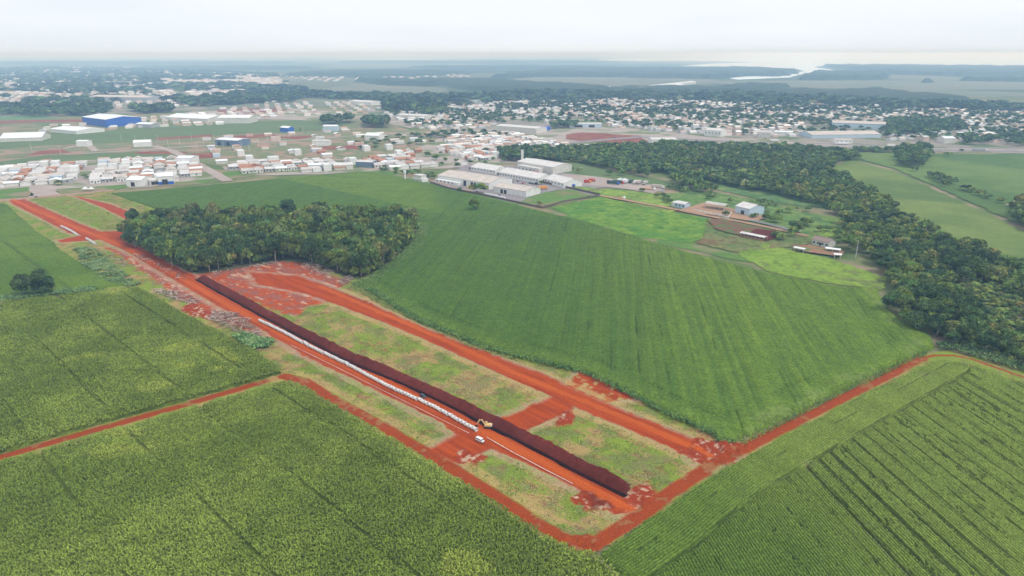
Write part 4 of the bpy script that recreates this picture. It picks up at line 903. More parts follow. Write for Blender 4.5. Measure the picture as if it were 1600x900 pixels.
shed((248,289),(272,287.5), 20, 8, 'roof_white', 'white', 'tall white workshop with a blue-framed doorway at the edge of the field', 'workshop', name='workshop', doors=((.25,5,5),), band=(.3,3.2,'blue'), rise=.10)
shed((234,289),(248,288), 14, 4.2, 'roof_light', 'offwhite', 'low off-white workshop joined between two white ones', 'workshop', name='workshop', doors=((.2,3,3),(.6,3,3)), rise=.08)
shed((276,258),(300,258), 20, 8, 'roof_white', 'white', 'big white box-shaped hall beside the paved lane', 'hall', name='hall', rise=.06)
shed((337,227),(372,229), 24, 8, 'roof_white', 'slate', 'dark-walled hall with a white roof among the building lots', 'hall', name='hall', doors=((.1,5,5),(.5,5,5)), rise=.05)
shed((120,246-17),(137,229), 12, 7, 'roof_white', 'white', 'white hall on the vacant lots at left', 'hall', name='hall', rise=.08)
shed((209,230),(236,229), 14, 6, 'roof_white', 'white', 'white barrel-roofed hall on the vacant lots', 'hall', name='hall', rise=.18)
shed((488,228),(514,228), 14, 7, 'roof_light', 'white', 'bright white hall beside a slate-blue one on the lots', 'hall', name='hall', rise=.04)
shed((505,205),(527,205), 14, 8, 'roof_white', 'paleblue', 'pale hall with a white roof at the edge of the crops', 'hall', name='hall', rise=.10)
shed((438,206),(451,207), 12, 7, 'roof_white', 'blue', 'small hall with a blue end wall beside the strip of crops', 'hall', name='hall', rise=.16)
shed((556,261),(581,262), 14, 6, 'roof_light', 'slate', 'slate-blue walled hall beyond the rear edge of the big field', 'hall', name='hall', rise=.04)
shed((482,266),(508,265), 14, 5.5, 'roof_white', 'white', 'white showroom with dark glass front facing the big field', 'showroom', name='showroom', doors=((.15,8,3.8),(.6,6,3.8)), rise=.06)
shed((522,266),(552,264.5), 16, 5.0, 'roof_light', 'offwhite', 'off-white showroom with a dark glass front facing the big field', 'showroom', name='showroom', doors=((.25,8,3.6),), rise=.10)
shed((570,219),(592,220), 16, 7, 'roof_white', 'white', 'white barrel-roofed hall by the rough grass', 'hall', name='hall', rise=.2)
shed((775,204),(838,209), 30, 8, 'roof_light', 'offwhite', 'long pale store with a tan roof by the town road', 'store', name='store', rise=.05)
shed((832,206),(860,203), 14, 5, 'blue', 'blue', 'low bright blue shed beside the town road', 'shed', name='blue_shed', rise=.05)
shed((890,199),(940,199), 22, 6, 'roof_light', 'paleblue', 'pale store with a glazed front by the town road', 'store', name='store', doors=((.15,14,4),(.6,10,4)), rise=.03)
shed((1018,226),(1058,226), 26, 7, 'roof_light', 'white', 'wide flat pale-roofed store at the top edge of the woods', 'store', name='store', rise=.03)
shed((1100,212),(1126,214), 22, 9, 'roof_light', 'white', 'white two-storey block above the highway', 'office block', name='office_block', wins=5, winz=(4.5,6), rise=.10)
shed((1184,214),(1204,215), 22, 7, 'roof_cement', 'offwhite', 'shed with a slanted grey roof beside the highway', rise=.1)
shed((1210,212),(1238,213), 16, 6, 'roof_white', 'white', 'long white-roofed store in the depots along the highway', 'store', name='store', rise=.06)
shed((1268,216),(1376,215), 40, 5, 'roof_tan', 'paleblue', 'very long tan-roofed depot with pale blue walls along the highway', 'depot', name='depot', rise=.08)
shed((1300,200),(1385,203), 50, 9, 'roof_tan', 'paleblue', 'huge pale tan-roofed depot at the foot of the tree-covered rise', 'depot', name='depot', rise=.03)
shed((1305,224),(1332,224), 14, 5, 'roof_tan', 'white', 'small white shop with a tan roof facing the highway', 'shop', name='shop', wins=4, rise=.06)
shed((1475,224),(1492,224), 18, 7, 'roof_white', 'offwhite', 'small warehouse with a white roof between trees by the highway', rise=.1)
shed((140,158),(230,160), 60, 12, 'roof_tan', 'grey', 'distant long tan shed between dark trees at left', rise=.05)
shed((620,186),(665,188), 30, 8, 'roof_light', 'offwhite', 'long pale market hall in the middle of the town', 'hall', name='hall', rise=.05)
shed((545,163),(580,165), 40, 8, 'roof_light', 'white', 'row of pale halls far beyond the dirt lots', 'hall', name='hall', rise=.05)
# rows of identical white homes on the far rise
for j, ((xa, ya), (xb, yb), n_) in enumerate([((978,143),(1060,136),17), ((1010,139),(1080,131),15)]):
    for i in range(n_):
        x, y = G(xa+(xb-xa)*i/(n_-1), ya+(yb-ya)*i/(n_-1))
        t = tag(empty('terraced_house', x, y, .9, -.3), 'identical small white home in the pair of bright rows on the far rise', 'house', 'bright white rows of homes on the far rise')
        MB().box(-11, 11, -16, 16, 0, 8).build('wall', M['white'], t); MB().profx([(-17,7.9),(17,7.9),(17,8.4),(0,12),(-17,8.4)], -12, 12).build('roof', M['roof_white'], t)

# farm buildings with an open front
def post_shed(px, py, rz, w, d, h, roof, label, low=None, n=4, cat='shed', name='open_shed'):
    x, y = G(px, py); t = tag(empty(name, x, y, rz, 0), label, cat)
    for i in range(n):
        for s in (-1, 1): MB().box(-w/2+.3+i*(w-.6)/(n-1)-.12, -w/2+.3+i*(w-.6)/(n-1)+.12, s*(d/2-.3)-.12, s*(d/2-.3)+.12, -.3, h).build('post', M['offwhite'], t)
    MB().profx([(-d/2-.3,h), (0,h+.12*d), (d/2+.3,h), (d/2+.3,h+.15), (0,h+.12*d+.15), (-d/2-.3,h+.15)], -w/2-.3, w/2+.3).build('roof', M[roof], t)
    if low: MB().box(-w/2, w/2, -d/2+.05, -d/2+.25, -.3, low[0]).box(-w/2, w/2, d/2-.25, d/2-.05, -.3, low[0]).box(-w/2, -w/2+.2, -d/2+.26, d/2-.26, -.3, low[0]).build('low_wall', M[low[1]], t)
    return t
post_shed(1120, 327, math.radians(-42), 17, 9, 4.5, 'roof_cement', 'open-sided shed with a grey roof on thin posts in the farm yard', n=5)
post_shed(1177, 372.5, math.radians(-48), 18, 4.5, 2.6, 'roof_light', 'long low red-brick cattle shed with a light roof by the dark tilled plot', (1.2, 'brick'), 7, 'cattle shed', 'cattle_shed')
post_shed(1249, 393, math.radians(-45), 6.5, 3, 2.3, 'roof_white', 'small white-roofed feeding shelter nearest the farmhouse trees', None, 3, 'shelter', 'feeding_shelter')
post_shed(1301, 394, math.radians(-30), 8.5, 3.6, 2.3, 'roof_white', 'small white-roofed shelter right of the farmhouse', None, 3, 'shelter', 'feeding_shelter')
post_shed(1308, 403, math.radians(-20), 4, 3.4, 2.4, 'roof_white', 'smallest white-roofed shelter standing alone in the paddock', None, 2, 'shelter', 'feeding_shelter')
# blue and white farmhouse, yard wall
x, y = G(1066, 323); t = tag(empty('farmhouse', x, y, math.radians(-45)), 'white and pale blue house with a light roof beside the dirt track', 'farmhouse')
MB().box(-5,5,-4,4,-.3,3.2).build('wall', M['paleblue'], t); MB().box(-8.5,-5.02,-3,3.4,-.3,2.9).build('wing', M['white'], t)
MB().profx([(-4.5,3.1),(0,4.5),(4.5,3.1),(4.5,3.3),(0,4.7),(-4.5,3.3)], -5.4, 5.4).build('roof', M['roof_light'], t); MB().box(-8.9,-5.1,-3.4,3.8,2.92,3.1).build('porch_roof', M['roof_light'], t)
for q in (-3.4, 0, 3.2): MB().box(q-.6, q+.6, -4.05, -3.98, .9, 2.2).build('window', M['glass'], t)
def wall_run(px, h, w, m, label, name='yard_wall', cat='wall'):
    P = GP(px); mb = MB()
    for a, b_ in zip(P[:-1], P[1:]):
        d = (b_-a)/np.hypot(*(b_-a)); n_ = np.array([-d[1], d[0]])*w/2
        v = [(*(a-n_), -.3), (*(b_-n_), -.3), (*(b_+n_), -.3), (*(a+n_), -.3), (*(a-n_), h), (*(b_-n_), h), (*(b_+n_), h), (*(a+n_), h)]
        mb.add(v, [(0,3,2,1),(4,5,6,7),(0,1,5,4),(1,2,6,5),(2,3,7,6),(3,0,4,7)])
    tag(mb.build(name, M[m]), label, cat)
wall_run([(1086,330),(1110,335),(1138,341),(1143,333)], 1.5, .3, 'white', 'low white wall around the farm yard with the open-sided shed')
wall_run([(1178,346),(1210,354),(1248,362)], 1.3, .3, 'grey', 'long grey wall beside the farm track')
wall_run([(672,286),(700,295),(760,307),(806,317),(848,326)], 1.8, .25, 'fence', 'dark fence wall between the big field and the factory yard')
wall_run([(848,326),(880,316),(938,306)], 1.6, .25, 'fence', 'dark fence wall along the right side of the green paddock')
wall_run([(733,264),(800,277),(872,291),(938,306)], 2.0, .25, 'fence', 'dark fence wall running behind the largest factory shed')
wall_run([(757,305),(789,312)], 2.2, 1.5, 'white', 'thick white wall piece by the near factory fence')
# small buildings left of the factory
x, y = G(657, 283); t = tag(empty('gatehouse', x, y, math.radians(-40)), 'white two-storey building with balconies at the field edge left of the factory', 'house')
MB().box(-7,7,-4,4,-.3,3.4).build('wall', M['white'], t); MB().box(-5,5,-3.5,3.5,3.42,6.2).build('upper_floor', M['offwhite'], t); MB().box(-5.4,5.4,-3.9,3.9,6.22,6.5).build('roof', M['roof_light'], t)
for q in (-5,-2,1,4): MB().box(q-.6,q+.6,-4.05,-3.98,.9,2.3).build('window', M['glass'], t)
x, y = G(633, 281); t = tag(empty('water_tower', x, y), 'slim white water tank tower at the rear edge of the big field', 'water tower')
MB().tube((0,0,-.3),(0,0,7),.9,.9,10).build('shaft', M['white'], t); MB().tube((0,0,7.02),(0,0,9.5),1.5,1.5,12).build('tank', M['white'], t)
x, y = G(816, 254); t = tag(empty('chimney_tower', x, y), 'white square tower at the far left corner of the tall grey shed', 'tower'); MB().box(-1.4,1.4,-1.4,1.4,-.3,14).build('shaft', M['white'], t); MB().box(-1.7,1.7,-1.7,1.7,14.02,14.5).build('cap', M['roof_light'], t)
# white canopies by the site entrance
for i, (px, py, lb) in enumerate([(133.5, 298.5, 'left'), (143, 298.5, 'right')]):
    x, y = G(px, py); t = tag(empty('canopy_tent', x, y, math.radians(10)), f'white peaked canopy tent, the {lb} one of the pair at the road junction', 'tent', 'pair of white canopy tents')
    for a in (-2, 2):
        for b_ in (-2, 2): MB().tube((a,b_,-.3),(a,b_,2.4),.06).build('leg', M['steel'], t)
    MB().add([(-2.3,-2.3,2.2),(2.3,-2.3,2.2),(2.3,2.3,2.2),(-2.3,2.3,2.2),(0,0,3.9),(0,0,2.15)], [(0,1,4),(1,2,4),(2,3,4),(3,0,4),(0,5,1),(1,5,2),(2,5,3),(3,5,0)]).build('cover', M['white'], t)

# ---- lamp posts over the half-empty lots and along the highway
lp = None
spots = [(212,222),(228,226),(247,222),(263,229),(281,226),(300,220),(308,234),(318,226),(335,220),(349,228),(362,222),(378,231),(390,238),(404,228),(418,219),(430,228),(452,216),(474,208),(492,233),(505,222),(534,238),(560,228),(587,224),(638,217),(50,236),(95,241),(190,222),(150,238),(340,240),(470,244)]
for i, (px, py) in enumerate(spots):
    x, y = G(px, py)
    if lp is None:
        lp = tag(empty('street_lamp', x, y, 0, -.3), 'thin pale concrete lamp post standing on the half-empty lots', 'street lamp', 'thin lamp posts on the half-empty lots')
        MB().tube((0,0,0),(0,0,10.5),.22,.13,6).build('post', M['pole'], lp); MB().tube((0,0,10.3),(0,-2.2,10.8),.07).build('arm', M['pole'], lp); MB().box(-.2,.2,-2.9,-2.1,10.72,10.9).build('lamp_head', M['lamp'], lp)
    else:
        o = copy_tree(lp); o.location = (x, y, -.3); o.rotation_euler = (0, 0, rng.uniform(0, 6))
x, y = G(1337, 402); t = tag(empty('power_pole', x, y), 'tall thin power pole at the end of the paddock by the woods', 'power pole')
MB().tube((0,0,-.3),(0,0,11),.2,.12,6).build('post', M['pole'], t); MB().box(-1.1,1.1,-.07,.07,10.2,10.4).build('crossarm', M['bark'], t)

# ------------------------------------------------------------------ machines and vehicles
def wheel(x, y, r, w, parent, name='wheel'):
    mb = MB().tube((x, y-w/2, r), (x, y+w/2, r), r, r, 14); o = mb.build(name, M['black'], parent)
    s = 1 if y > 0 else -1
    MB().tube((x, y+s*(w/2+.005), r), (x, y+s*(w/2+.02), r), r*.55, r*.55, 10).build('rim', M['steel'], o); return o
# white van (rounded minibus), nose towards local +X
x, y = G(750, 690); t = tag(empty('van', x, y, AX+.02, .1), 'white minibus parked on the red dirt by the last pipe', 'van'); t.scale = (.70,)*3
b_ = MB(); secs = [(-2.25,.45,1.55,.80),(-2.15,.38,1.80,.86),(-1.2,.35,1.95,.88),(.8,.35,1.97,.88),(1.5,.35,1.88,.86),(1.95,.38,1.35,.84),(2.22,.45,1.05,.80),(2.28,.5,.85,.72)]
vv = []; ff = []
for (sx_, z0, z1, hw) in secs:
    zc = (z0+z1)/2; vv += [(sx_,-hw*.92,z0),(sx_,-hw,z0+.2),(sx_,-hw,z0+(z1-z0)*.55),(sx_,-hw*.88,z1-.12),(sx_,-hw*.7,z1),(sx_,hw*.7,z1),(sx_,hw*.88,z1-.12),(sx_,hw,z0+(z1-z0)*.55),(sx_,hw,z0+.2),(sx_,hw*.92,z0)]
for i in range(len(secs)-1):
    for j in range(10): ff.append((i*10+j, i*10+(j+1)%10, (i+1)*10+(j+1)%10, (i+1)*10+j))
ff += [tuple(range(9,-1,-1)), tuple(range((len(secs)-1)*10, len(secs)*10))]
b_.add(vv, ff); body = b_.build('body', M['carpaint_white'], t)
for s in (-1, 1):
    for x0, x1 in ((-1.95,-1.1),(-.98,-.1),(.02,.85),(.97,1.5)):
        b2 = MB(); ya, yb = sorted((s*.865, s*.83)); b2.add([(x0,s*.895,1.22),(x1,s*.895,1.22),(x1,s*.825,1.68),(x0,s*.825,1.68)], [(0,1,2,3)] if s < 0 else [(3,2,1,0)]); b2.build('window', M['glass'], t)
    MB().tube((2.2,s*.55,.85),(2.31,s*.55,.85),.13,.13,10).build('headlight', M['steel'], t)
    for wx in (-1.35, 1.45): wheel(wx, s*.78, .33, .2, t)
MB().add([(1.93,-.72,1.42),(1.93,.72,1.42),(1.56,.68,1.84),(1.56,-.68,1.84)], [(0,1,2,3)]).build('windscreen', M['glass'], t)
MB().box(2.2,2.36,-.78,.78,.42,.56).build('bumper', M['steel'], t)
# dark hatchback
def car(px, py, rz, paint, label, z=.1, group=None, full=True):
    x, y = G(px, py); t = tag(empty('parked_car', x, y, rz, z), label, 'car', group); t.scale = (.72,)*3
    secs = [(-2.0,.35,.80,.78),(-1.9,.25,1.0,.84),(-1.0,.22,1.02,.86),(.6,.22,.98,.86),(1.6,.25,.85,.84),(2.0,.35,.65,.74)]
    vv = []; ff = []
    for (sx_, z0, z1, hw) in secs: vv += [(sx_,-hw*.95,z0),(sx_,-hw,(z0+z1)/2),(sx_,-hw*.92,z1),(sx_,hw*.92,z1),(sx_,hw,(z0+z1)/2),(sx_,hw*.95,z0)]
    for i in range(len(secs)-1):
        for j in range(6): ff.append((i*6+j, i*6+(j+1)%6, (i+1)*6+(j+1)%6, (i+1)*6+j))
    ff += [tuple(range(5,-1,-1)), tuple(range(30,36))]
    MB().add(vv, ff).build('body', M[paint], t)
    cb = [(-1.75,1.0,.76),(-1.35,1.42,.62),(.15,1.45,.62),(.95,.98,.74)]; vv = []; ff = []
    for (sx_, zz, hw) in cb: vv += [(sx_,-hw,zz),(sx_,hw,zz)]
    v2 = [(-1.75,-.78,.99),(-1.75,.78,.99),(.95,-.76,.97),(.95,.76,.97),(-1.3,-.6,1.42),(-1.3,.6,1.42),(.1,-.6,1.45),(.1,.6,1.45)]
    MB().add(v2, [(0,1,5,4),(2,6,7,3),(0,4,6,2),(1,3,7,5)]).build('windows', M['glass'], t)
    MB().box(-1.28,.08,-.59,.59,1.44,1.48).build('roof', M[paint], t)
    for s in (-1, 1):
        for wx in (-1.25, 1.3): wheel(wx, s*.78, .3, .18, t)
        if full: MB().box(1.93,2.0,s*.62-.14,s*.62+.14,.58,.7).build('headlight', M['carpaint_silver'], t)
    return t
car(661, 620.5, AX, 'carpaint_dark', 'dark hatchback parked between the row of pipes and the trench')
car(57, 308.5, .2, 'carpaint_dark', 'dark car on the lane at the top end of the site', .1)
# excavator
x, y = G(762, 668); t = tag(empty('excavator', x, y, math.radians(172), .12), 'sand-yellow tracked excavator working beside the dark ridge of soil', 'excavator'); t.scale = (.66,)*3
for s in (-1, 1):
    tr_ = MB().profx([(0,0)], 0, 0) if False else MB()
    pr = [(-1.7,.25),(-1.5,.02),(1.5,.02),(1.7,.25),(1.7,.55),(1.5,.78),(-1.5,.78),(-1.7,.55)]
    tr_.prof(pr, s*1.15-.28, s*1.15+.28).build('track', M['black'], t)
MB().box(-.9,.9,-.85,.85,.35,.85).build('undercarriage', M['black'], t)
up = MB(); up.prof([(-2.0,1.0),(1.5,1.0),(1.5,1.5),(.3,1.9),(-1.7,1.95),(-2.0,1.7)], -1.2, 1.2); ho_ = up.build('upper_body', M['machine'], t)
MB().box(-2.25,-2.02,-1.15,1.15,1.0,1.85).build('counterweight', M['offwhite'], ho_)
cab = MB().prof([(.35,1.5),(1.55,1.5),(1.45,2.75),(.3,2.8)], -1.2, -.3).build('cab', M['machine'], t)
MB().box(1.5,1.62,-1.1,-.4,1.6,2.6).box(.5,1.4,-1.25,-1.205,1.8,2.6).build('window', M['glass'], cab)
MB().prof([(1.2,1.6),(1.6,1.45),(3.2,3.9),(4.2,3.55),(4.25,3.85),(3.1,4.35),(2.6,4.2)], -.2, .25).build('boom', M['machine'], t)
MB().prof([(4.0,4.35),(4.4,4.3),(5.9,1.2),(5.65,1.1),(4.0,3.4)], -.16, .18).build('stick', M['machine'], t)
MB().prof([(5.6,1.25),(6.0,1.25),(6.15,.6),(5.8,.05),(5.1,.1),(4.9,.5),(5.35,.35),(5.65,.6)], -.45, .45).build('bucket', M['black'], t)
# trucks in the yard
def truck(px, py, rz, cabm, boxm, L, label, low=False, group='trucks parked in the dusty yard', z=.1):
    x, y = G(px, py); t = tag(empty('truck', x, y, rz, z), label, 'truck', group); t.scale = (.82,)*3
    MB().prof([(L/2-2.2,.7),(L/2,.7),(L/2,1.7),(L/2-.3,3.1),(L/2-2.2,3.2)], -1.25, 1.25).build('cab', M[cabm], t)
    MB().box(L/2-.02+.03,L/2+.05,-1.05,1.05,1.75,1.8).build('bumper', M['black'], t)
    MB().box(-L/2,L/2-2.4,-1.0,1.0,.75,1.05).build('chassis', M['black'], t)
    if low: MB().box(-L/2,L/2-2.6,-1.28,1.28,1.07,1.5).build('flatbed', M[boxm], t)
    else: MB().box(-L/2,L/2-2.6,-1.28,1.28,1.07,3.9).build('trailer', M[boxm], t)
    for wx in (L/2-1.2, -L/2+1, -L/2+2.4):
        for s in (-1, 1): wheel(wx, s*1.1, .5, .3, t)
rz1 = math.radians(60)
for px, py, rz, c1, c2, L, lb, low in [
    (968,284,rz1,'carpaint_white','carpaint_white',13,'all-white box truck, leftmost of the parked row',False),
    (975,284.5,rz1,'carpaint_white','roof_white',13,'white box truck beside the leftmost all-white one',False),
    (979,286,rz1,'carpaint_silver','carpaint_white',11,'white box truck with a silver cab in the parked row',False),
    (986,286,rz1,'carpaint_dark','tarp',11,'dark green covered truck in the middle of the row',False),
    (993,287,rz1,'carpaint_white','offwhite',13,'white-cabbed truck with an off-white box right of the dark green one',False),
    (999,287,rz1,'carpaint_blue','roof_tan',13,'truck with a blue cab and tan cover',False),
    (1008,288,rz1,'carpaint_white','roof_cement',13,'truck with a grey-beige cover at the right end of the row',False),
    (958,288,math.radians(-38),'carpaint_blue','tarp',16,'long dark green tarpaulin truck with blue cab nearest the fence',False),
    (966,287,math.radians(-35),'carpaint_red','tarp',14,'dark covered truck with a red cab across the yard',False),
    (1014,296.5,math.radians(-35),'carpaint_white','carpaint_orange',15,'flatbed truck with orange load and white cab',True),
    (1028,294,math.radians(-30),'carpaint_white','roof_tan',15,'tan tanker-like truck at the right end of the yard',False),
    (918,286,math.radians(-5),'carpaint_orange','carpaint_red',9,'red truck parked at the left end of the dusty yard',False),
    (925,284,math.radians(-5),'carpaint_red','carpaint_red',8,'small all-red truck beside the orange-cabbed one',False),
    (848,296,math.radians(20),'carpaint_orange','carpaint_orange',11,'orange bus-like truck behind the small tan-roofed shed',False),
    (833,288,math.radians(-42),'carpaint_dark','tarp',13,'dark truck parked beside the fence behind the sheds',True),
    (826,271,math.radians(-40),'carpaint_white','tarp',13,'dark green trailer truck before the tall grey shed',False),
    (840,273,math.radians(-40),'carpaint_white','carpaint_red',11,'red trailer truck before the tall grey shed',False),
    (894,292,math.radians(-35),'carpaint_blue','carpaint_blue',7,'small bright blue truck beside the small white shed',False),
    (972,311,math.radians(-42),'carpaint_white','carpaint_orange',7,'white and orange truck stopped on the dirt track',True),
    (1530,235.5,math.radians(-5),'carpaint_white','carpaint_silver',22,'long silver truck on the highway at far right',False),
    (1393,229,math.radians(-5),'carpaint_white','carpaint_white',14,'white box truck on the highway near the tree clump',False),
    (1210,221,math.radians(-5),'carpaint_white','carpaint_white',15,'white trailer truck parked beside the depots',False),
    (1317,226,math.radians(-5),'carpaint_white','roof_white',18,'long white truck on the highway above the woods',False)]:
    truck(px, py, rz, c1, c2, L, lb, low, group='trucks in the yards and on the highway')
cols = ['carpaint_white','carpaint_silver','carpaint_dark','carpaint_red','carpaint_white','carpaint_blue']
pc = {'carpaint_white':'white','carpaint_silver':'silver','carpaint_dark':'dark','carpaint_red':'red','carpaint_blue':'blue'}
cs = [(797,283,'factory yard'),(802,285,'factory yard'),(809,284,'factory yard'),(817,287,'factory yard'),(826,290,'factory yard'),(712,297,'lane by the largest shed'),(700,293,'lane by the largest shed'),(745,300,'tree in the factory yard'),(780,306,'tan-roofed shed'),(1060,330,'blue and white farmhouse'),
      (1365,228,'highway'),(1450,232,'highway'),(1290,223,'highway'),(1235,219,'depots'),(1196,217,'depots'),(1180,216,'depots'),(1225,220,'depots'),(960,216,'town road'),(870,222,'town road'),(740,272,'narrow shed')]
for i, (px, py, wh) in enumerate(cs): car(px, py, rng.choice((-.75, .8, .1)), cols[i % 6], f'{pc[cols[i % 6]]} car by the {wh}', 0.15 if px < 1100 else .35, 'small cars in yards and on roads', False)

# ---- concrete pipes laid end to end
pipe = None; made = 0
def pipe_row(px, label, group, step=1.78, seed=2):
    global pipe, made
    P = GP(px); r_ = random.Random(seed)
    seg = np.hypot(*(P[1:]-P[:-1]).T); tot = seg.sum(); s = 0
    while s < tot:
        i = 0; u = s
        while u > seg[i]: u -= seg[i]; i += 1
        d = (P[i+1]-P[i])/seg[i]; p = P[i]+d*u; a = math.atan2(d[1], d[0])
        if pipe is None:
            pipe = tag(empty('concrete_pipe', 0, 0), label, 'pipe', group)
            mb = MB(); n_ = 14; prof = [(-.78,.56),(.42,.56),(.50,.73),(.80,.73),(.80,.56),(-.78,.45)]
            for i_ in range(n_):
                for (xx, rr) in prof:
                    t_ = 2*math.pi*i_/n_; mb.v.append((xx, rr*math.cos(t_), rr*math.sin(t_)))
            k = len(prof)
            for i_ in range(n_):
                for j in range(k):
                    a_ = i_*k+j; b2 = i_*k+(j+1) % k; c_ = ((i_+1) % n_)*k+(j+1) % k; d_ = ((i_+1) % n_)*k+j
                    mb.f.append((a_, d_, c_, b2)); mb.m.append(0)
            body_ = mb.build('barrel', M['concrete'], pipe)
            o = pipe
        else: o = copy_tree(pipe)
        side = r_.uniform(-.16, .16)+(.35 if r_.random() < .07 else 0)+.35*math.sin(s/9.0)
        o.location = (p[0]-d[1]*side, p[1]+d[0]*side, .80); o.rotation_euler = (r_.uniform(-2, 2), 0, a+r_.uniform(-.10, .10))
        o['label'] = label; o['group'] = group; s += step*r_.uniform(.98, 1.08); made += 1
pipe_row([(406,503),(434,517),(475,537),(530,566),(600,601),(680,640),(748,676)], 'white concrete pipe in the long row laid beside the trench', 'long row of white concrete pipes beside the trench')
pipe_row([(96,355),(124,369)], 'white concrete pipe in the short row above the red side road', 'short row of pipes above the side road')
pipe_row([(135,374),(149,383)], 'white concrete pipe in the short row below the red side road', 'short row of pipes below the side road')

# ---- piles of felled branches
def brush(px, n_, hgt, label, seed, pale=.2):
    P = GP(px); r_ = random.Random(seed); mb = MB(); mn, mxx = P.min(0), P.max(0); cx, cy = P.mean(0); k = 0
    while k < n_:
        x = r_.uniform(mn[0], mxx[0]); y = r_.uniform(mn[1], mxx[1])
        if not in_px(x, y, P): continue
        k += 1; e = max(0, 1-math.hypot((x-cx)/(mxx[0]-cx+1), (y-cy)/(mxx[1]-cy+1)))
        big = r_.random() < pale; L = r_.uniform(2, 5.5) if big else r_.uniform(1.2, 3.6); th = r_.uniform(0, 6.28) if r_.random() < .5 else AX+r_.gauss(0, .5)
        z0 = .15+hgt*e*r_.uniform(.1, 1.2); dz = r_.uniform(-.25, .35)*L*.6; rr = r_.uniform(.10, .26) if big else r_.uniform(.05, .13)
        a = (x-math.cos(th)*L/2, y-math.sin(th)*L/2, max(.1, z0-dz/2)); b_ = (x+math.cos(th)*L/2, y+math.sin(th)*L/2, max(.1, z0+dz/2)); m_ = ((a[0]+b_[0])/2+r_.uniform(-.3,.3), (a[1]+b_[1])/2+r_.uniform(-.3,.3), (a[2]+b_[2])/2+r_.uniform(0,.4))
        mm_ = 1 if (big and r_.random() < .8) or r_.random() < .12 else 0
        mb.tube(a, m_, rr, rr*.8, 5, mm_, False); mb.tube(m_, b_, rr*.8, rr*.35, 5, mm_, False)
    tag(mb.build('brush_pile', [M['wood_grey'], M['wood_pale']]), label, 'brush pile', 'piles of felled branches')
brush([(316,490),(335,486),(362,488),(385,500),(410,520),(412,530),(395,532),(370,524),(345,510),(325,500)], 620, 2.6, 'largest grey heap of felled branches beside the upper corn field', 1)
brush([(238,450),(258,452),(290,462),(314,470),(308,477),(285,474),(262,466),(245,460)], 260, 1.2, 'long heap of pale and grey branches between corn and the red road', 2, .3)
brush([(470,412),(492,410),(515,420),(524,427),(515,432),(495,428),(478,420)], 220, 1.4, 'heap of branches below the edge of the grove', 3, .3)
brush([(530,438),(548,430),(553,436),(542,446),(532,448)], 130, 1.2, 'small heap of branches at the corner of grove and green field', 4)
brush([(150,388),(175,395),(200,412),(196,418),(172,405),(150,395)], 110, .8, 'scattered low branches below the short row of pipes', 5)
brush([(330,424),(370,420),(430,408),(440,411),(380,424),(335,428)], 120, .7, 'thin line of branches along the front of the grove', 6, .35)
brush([(210,395),(250,412),(290,432),(300,440),(280,436),(235,412),(208,398)], 90, .6, 'thin scatter of dead wood between grove and road', 7, .4)

# ------------------------------------------------------------------ trees
def crown_arrays(seed, R, zc, hz_, n_, leaf, lobes, core=True):
    r = np.random.default_rng(seed)
    cs_ = []; 
    for i in range(lobes):
        th = 2*np.pi*i/lobes+r.uniform(-.5, .5); rad = R*(.0 if i == 0 else r.uniform(.35, .68)); cs_.append((rad*np.cos(th), rad*np.sin(th), zc+hz_*r.uniform(-.35, .5), R*r.uniform(.36, .56)))
    cs_ = np.array(cs_); cs_[0, 2] = zc+hz_*.55
    per = n_*3; d = r.normal(size=(per, 3)); d /= np.linalg.norm(d, axis=1)[:,None]; d[:,2] = np.where(d[:,2] < -.35, -d[:,2], d[:,2])
    li = r.integers(0, lobes, per); c_ = cs_[li]; p = c_[:,:3]+d*c_[:,3:4]*r.uniform(.82, 1.12, (per,1))*np.array([1,1,.8])
    inside = np.zeros(per, bool)
    for k in range(lobes):
        inside |= (np.linalg.norm((p-cs_[k,:3])/np.array([1,1,.8]), axis=1) < cs_[k,3]*.80) & (li != k)
    p = p[~inside][:n_]; d = d[~inside][:n_]; li = li[~inside][:n_]; m = len(p)
    nrm = d+r.normal(size=(m,3))*.8; nrm /= np.linalg.norm(nrm, axis=1)[:,None]
    t = np.cross(nrm, r.normal(size=(m,3))); t /= np.linalg.norm(t, axis=1)[:,None]; b = np.cross(nrm, t)
    s = leaf*r.uniform(.55, 1.25, (m,1)); s2 = s*r.uniform(.6, 1, (m,1))
    V = np.stack([p-t*s-b*s2*.3, p+t*s*.2-b*s2, p+t*s+b*s2*.3, p-t*s*.2+b*s2], 1).reshape(-1, 3)
    lk = r.uniform(.6, 1.4, lobes)[li]*r.uniform(.6, 1.4, m)
    base = np.array([.125,.185,.050]); hue = r.uniform(-1, 1, lobes)[li]
    C_ = base*lk[:,None]*np.c_[1+.22*hue, np.ones(m), 1-.15*hue]
    Fq = np.arange(4*m).reshape(m, 4); C4 = np.repeat(C_, 4, 0)
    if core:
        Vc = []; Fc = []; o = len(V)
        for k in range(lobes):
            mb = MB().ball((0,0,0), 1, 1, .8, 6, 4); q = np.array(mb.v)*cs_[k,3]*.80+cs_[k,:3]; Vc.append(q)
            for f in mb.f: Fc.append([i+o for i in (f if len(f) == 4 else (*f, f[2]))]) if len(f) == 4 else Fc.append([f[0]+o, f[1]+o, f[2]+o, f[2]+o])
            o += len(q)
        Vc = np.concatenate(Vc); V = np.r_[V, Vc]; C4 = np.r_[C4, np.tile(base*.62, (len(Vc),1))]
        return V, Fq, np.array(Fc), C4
    return V, Fq, np.zeros((0,4), int), C4
